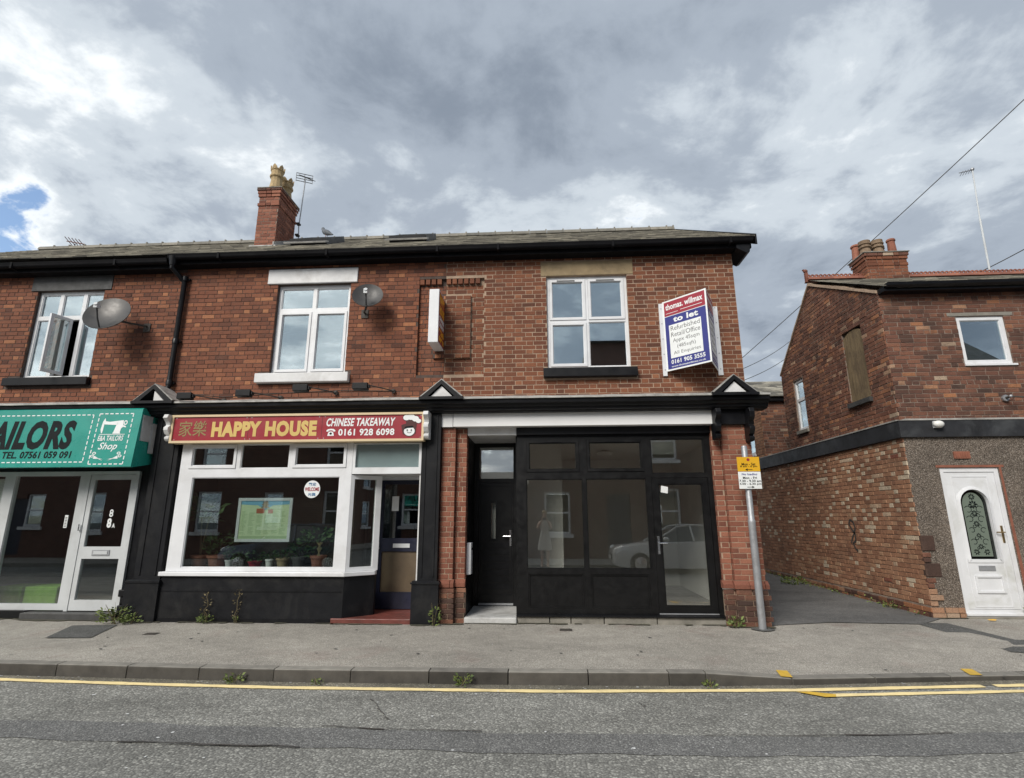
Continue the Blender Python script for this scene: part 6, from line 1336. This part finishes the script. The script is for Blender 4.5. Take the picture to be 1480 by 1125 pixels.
def car(x, y, L_, lab, paint, dark, roofz, hood):
    """parked along the kerb, nose towards -x"""
    g = root('parked_car', lab, 'car', (x+L_/2, y, -.12), 'cars parked on the far side of the road'); z0 = -.12; W = .86
    st = [(0,.32,.55,.62),(.05,.24,.68,.74),(.22,.20,.80,.80),(.55,.18,hood-.06,.84),(1.05,.17,hood,.86),(1.35,.17,hood+.03,.86),(2.6,.17,hood+.06,.86),(3.5,.18,hood+.07,.85),(L_-.2,.22,hood+.02,.80),(L_,.34,hood-.12,.70)]
    mb = MB(); n = 10; vs = []
    for sx, lo, hi, w in st:
        for p, q in ((-w,lo),(-w*1.0,lo+(hi-lo)*.35),(-w*.99,lo+(hi-lo)*.72),(-w*.93,hi-.04),(-w*.8,hi),(w*.8,hi),(w*.93,hi-.04),(w*.99,lo+(hi-lo)*.72),(w,lo+(hi-lo)*.35),(w,lo)): vs.append((x+sx, y+p, z0+q))
    fs = [(i*n+k,(i+1)*n+k,(i+1)*n+(k+1) % n,i*n+(k+1) % n) for i in range(len(st)-1) for k in range(n)]+[tuple(range(n)),tuple(range((len(st)-1)*n,len(st)*n))[::-1]]
    mb.add(vs, fs); bd = mb.build('body', paint, g, smooth=True)
    pr = [(1.15,hood-.02,.72),(1.95,roofz-.05,.60),(2.3,roofz,.58),(3.0,roofz-.02,.58),(3.5,roofz-.16,.60),(L_-.3,hood+.04,.70)]
    mb = MB(); vs = []; n = 4
    for sx, hi, w in pr: vs += [(x+sx,y-.76,z0+hood),(x+sx,y-w,z0+hi),(x+sx,y+w,z0+hi),(x+sx,y+.76,z0+hood)]
    fs = [(i*n+k,(i+1)*n+k,(i+1)*n+(k+1) % n,i*n+(k+1) % n) for i in range(len(pr)-1) for k in range(n)]+[(0,1,2,3),tuple(range((len(pr)-1)*n,len(pr)*n))[::-1]]
    mb.add(vs, fs); mb.build('windows', dark, g, smooth=False)
    mb = MB(); mb.add([(x+sx,y+s*(w+.012),z0+hi+.012) for sx, hi, w in pr[1:5] for s in (-1,1)], [(0,1,3,2),(2,3,5,4),(4,5,7,6)])
    for s in (-1,1):
        for (a, b, w), (c, d, w2) in zip(pr, pr[1:]): mb.tube([(x+a,y+s*(w+.01),z0+b),(x+c,y+s*(w2+.01),z0+d)], .03, 6)
        mb.tube([(x+2.35,y+s*.60,z0+roofz-.01),(x+2.4,y+s*.77,z0+hood+.04)], .03, 6)
    mb.build('roof', paint, g)
    for sx in (.78, L_-.75):
        for s in (-1, 1):
            mb = MB(); mb.M = Matrix.Translation((x+sx,y+s*.76,z0+.31)) @ Matrix.Rotation(math.pi/2, 4, 'X'); mb.lathe(0,0,[(.20,-.11),(.29,-.11),(.31,-.08),(.31,.08),(.29,.11),(.20,.11)],20); wh = mb.build('wheel', M['iron'], g); mb = MB(); mb.M = Matrix.Translation((x+sx,y+s*.79,z0+.31)) @ Matrix.Rotation(math.pi/2, 4, 'X'); mb.lathe(0,0,[(.05,-.10),(.19,-.09),(.20,.0),(.19,.09),(.05,.10)],10); mb.build('rim', M['chrome'], wh)
            mb = MB(); mb.lathe(x+sx, y+s*.0, [(.0001,-9)],3) if 0 else None
    for s in (-1, 1):
        mb = MB(); mb.ball((x+.20,y+s*.60,z0+.68),(.16,.15,.10),12,8); mb.build('headlight', M['opal'], g, smooth=True)
        mb = MB(); mb.ball((x+1.55,y+s*.93,z0+hood+.10),(.10,.09,.07),10,6); mb.build('mirror', paint, g, smooth=True)
    mb = MB(); mb.box(x-.015,x+.03,y-.45,y+.45,z0+.38,z0+.56); mb.build('grille', M['ink'], g); mb = MB(); mb.box(x-.03,x-.016,y-.26,y+.26,z0+.40,z0+.50); mb.build('number_plate', M['opal'], g)
paintd = mat('dark_blue_car_paint', (.06,.072,.10), .22, .05, 3, metal=.6, coat=1); paintw = mat('white_car_paint', (.62,.62,.60), .3, .04, 3, coat=1)
gl = mat('car_glass', (.03,.036,.04), .08, .05, 3, spec=1)
car(-10.0, -9.0, 4.3, 'dark blue car parked across the road, mirrored in the takeaway window', paintd, gl, 1.44, .90)
car(2.05, -9.0, 3.8, 'white car parked across the road, mirrored in the empty shop window', paintw, gl, 1.40, .90)

# photographer, seen only as a reflection in the empty shop's window
def person():
    g = root('person', 'person in a pale sleeveless dress holding up a phone, mirrored in the shop window', 'person', (0, -8.98, 0))
    by = -8.98; zs = -.0
    J = {'pel':(0,by,.92),'wai':(0,by,1.08),'che':(0,by+.01,1.28),'nec':(0,by+.0,1.42),'nec2':(0,by+.03,1.48),'hd':(0,by+.05,1.58),'hd2':(0,by+.045,1.69)}
    E_ = [('pel','wai'),('wai','che'),('che','nec'),('nec','nec2'),('nec2','hd'),('hd','hd2')]; Rr = {'pel':(.15,.115),'wai':(.118,.09),'che':(.135,.10),'nec':(.06,.055),'nec2':(.05,.052),'hd':(.074,.092),'hd2':(.066,.078)}
    for s in (-1, 1):
        p = 'r' if s > 0 else 'l'
        J.update({p+'sh':(s*.165,by,1.37), p+'el':(s*.22,by+.14,1.17), p+'wr':(s*.10,by+.40,1.40), p+'pa':(s*.075,by+.455,1.455), p+'hip':(s*.085,by,.86), p+'kn':(s*.09,by+.02,.47), p+'an':(s*.09,by-.02,.08), p+'he':(s*.09,by-.03,.035), p+'to':(s*.105,by+.14,.022)})
        E_ += [('che',p+'sh'),(p+'sh',p+'el'),(p+'el',p+'wr'),(p+'wr',p+'pa'),('pel',p+'hip'),(p+'hip',p+'kn'),(p+'kn',p+'an'),(p+'an',p+'he'),(p+'an',p+'to')]
        Rr.update({p+'sh':(.055,.055),p+'el':(.038,.038),p+'wr':(.025,.025),p+'pa':(.030,.018),p+'hip':(.085,.085),p+'kn':(.052,.055),p+'an':(.034,.036),p+'he':(.032,.03),p+'to':(.034,.018)})
    ks = list(J); me = bpy.data.meshes.new('body'); me.from_pydata([(a, b-by, c) for a, b, c in (J[k] for k in ks)], [(ks.index(a), ks.index(b)) for a, b in E_], [])
    skin = mat('skin', (.50,.30,.22), .55, .08, 8); me.materials.append(skin)
    b = link('body', me, g, (0, by, 0)); sk = b.modifiers.new('skin', 'SKIN'); sk.use_smooth_shade = True
    for i, k in enumerate(ks): v = me.skin_vertices[0].data[i]; v.radius = Rr[k]; v.use_root = (k == 'pel')
    b.modifiers.new('sub', 'SUBSURF').levels = 1
    for s in (-1, 1):      # fingers curled round the phone, a thumb from the side of each palm
        mb = MB()
        for k in range(4):
            x0 = s*(.082-.004*k); z = 1.445+.018*k; mb.tube([(x0,by+.46,z),(s*.088,by+.505,z+.004),(s*(.078-.004*k),by+.535,z+.006),(s*(.060-.003*k),by+.532,z+.006)], [.0095,.009,.008,.0065], 8)
        mb.tube([(s*.078,by+.45,1.435),(s*.060,by+.485,1.455),(s*.045,by+.508,1.475)], [.012,.010,.008], 8); mb.build('fingers', skin, g, smooth=True)
    mb = MB(); rows = [(.115,.10,1.44,0),(.165,.115,1.36,0),(.15,.12,1.26,.01),(.128,.105,1.10,0),(.165,.135,.95,0),(.20,.17,.75,0),(.235,.20,.52,0)]; n = 20
    vs = [(rx*math.cos(2*math.pi*k/n)*(1+.05*math.sin(6*k)*(z < 1)), by+o+ry*math.sin(2*math.pi*k/n)*(1+.05*math.cos(5*k)*(z < 1)), z) for rx, ry, z, o in rows for k in range(n)]
    mb.add(vs, [(i*n+k,(i+1)*n+k,(i+1)*n+(k+1) % n,i*n+(k+1) % n) for i in range(len(rows)-1) for k in range(n)]); mb.build('dress', mat('pale_dress', (.55,.50,.44), .85, .12, 14), g, smooth=True)
    mb = MB(); mb.ball((0,by+.025,1.655),(.088,.098,.095),14,9); mb.tube([(0,by-.05,1.68),(0,by-.075,1.58),(0,by-.085,1.46)],[.07,.075,.05],12); mb.build('hair', mat('blonde_hair', (.36,.24,.11), .6, .3, 60), g, smooth=True)
    mb = MB(); [mb.ball((s*.03,by+.135,1.595),(.013,.006,.008),8,6) for s in (-1,1)]; mb.build('eyes', M['ink'], g); mb = MB(); mb.tube([(0,by+.135,1.585),(0,by+.158,1.555),(0,by+.138,1.545)],[.007,.012,.008],8); mb.build('nose', skin, g, smooth=True); mb = MB(); mb.ball((0,by+.132,1.520),(.024,.008,.007),10,6); mb.build('mouth', M['print_red'], g)
    mb = MB(); mb.box(-.078,.078,by+.515,by+.523,1.438,1.515); mb.build('phone', M['ink'], None, 'dark phone held up by the person in the pale dress', 'phone', bevel=.003)
person()
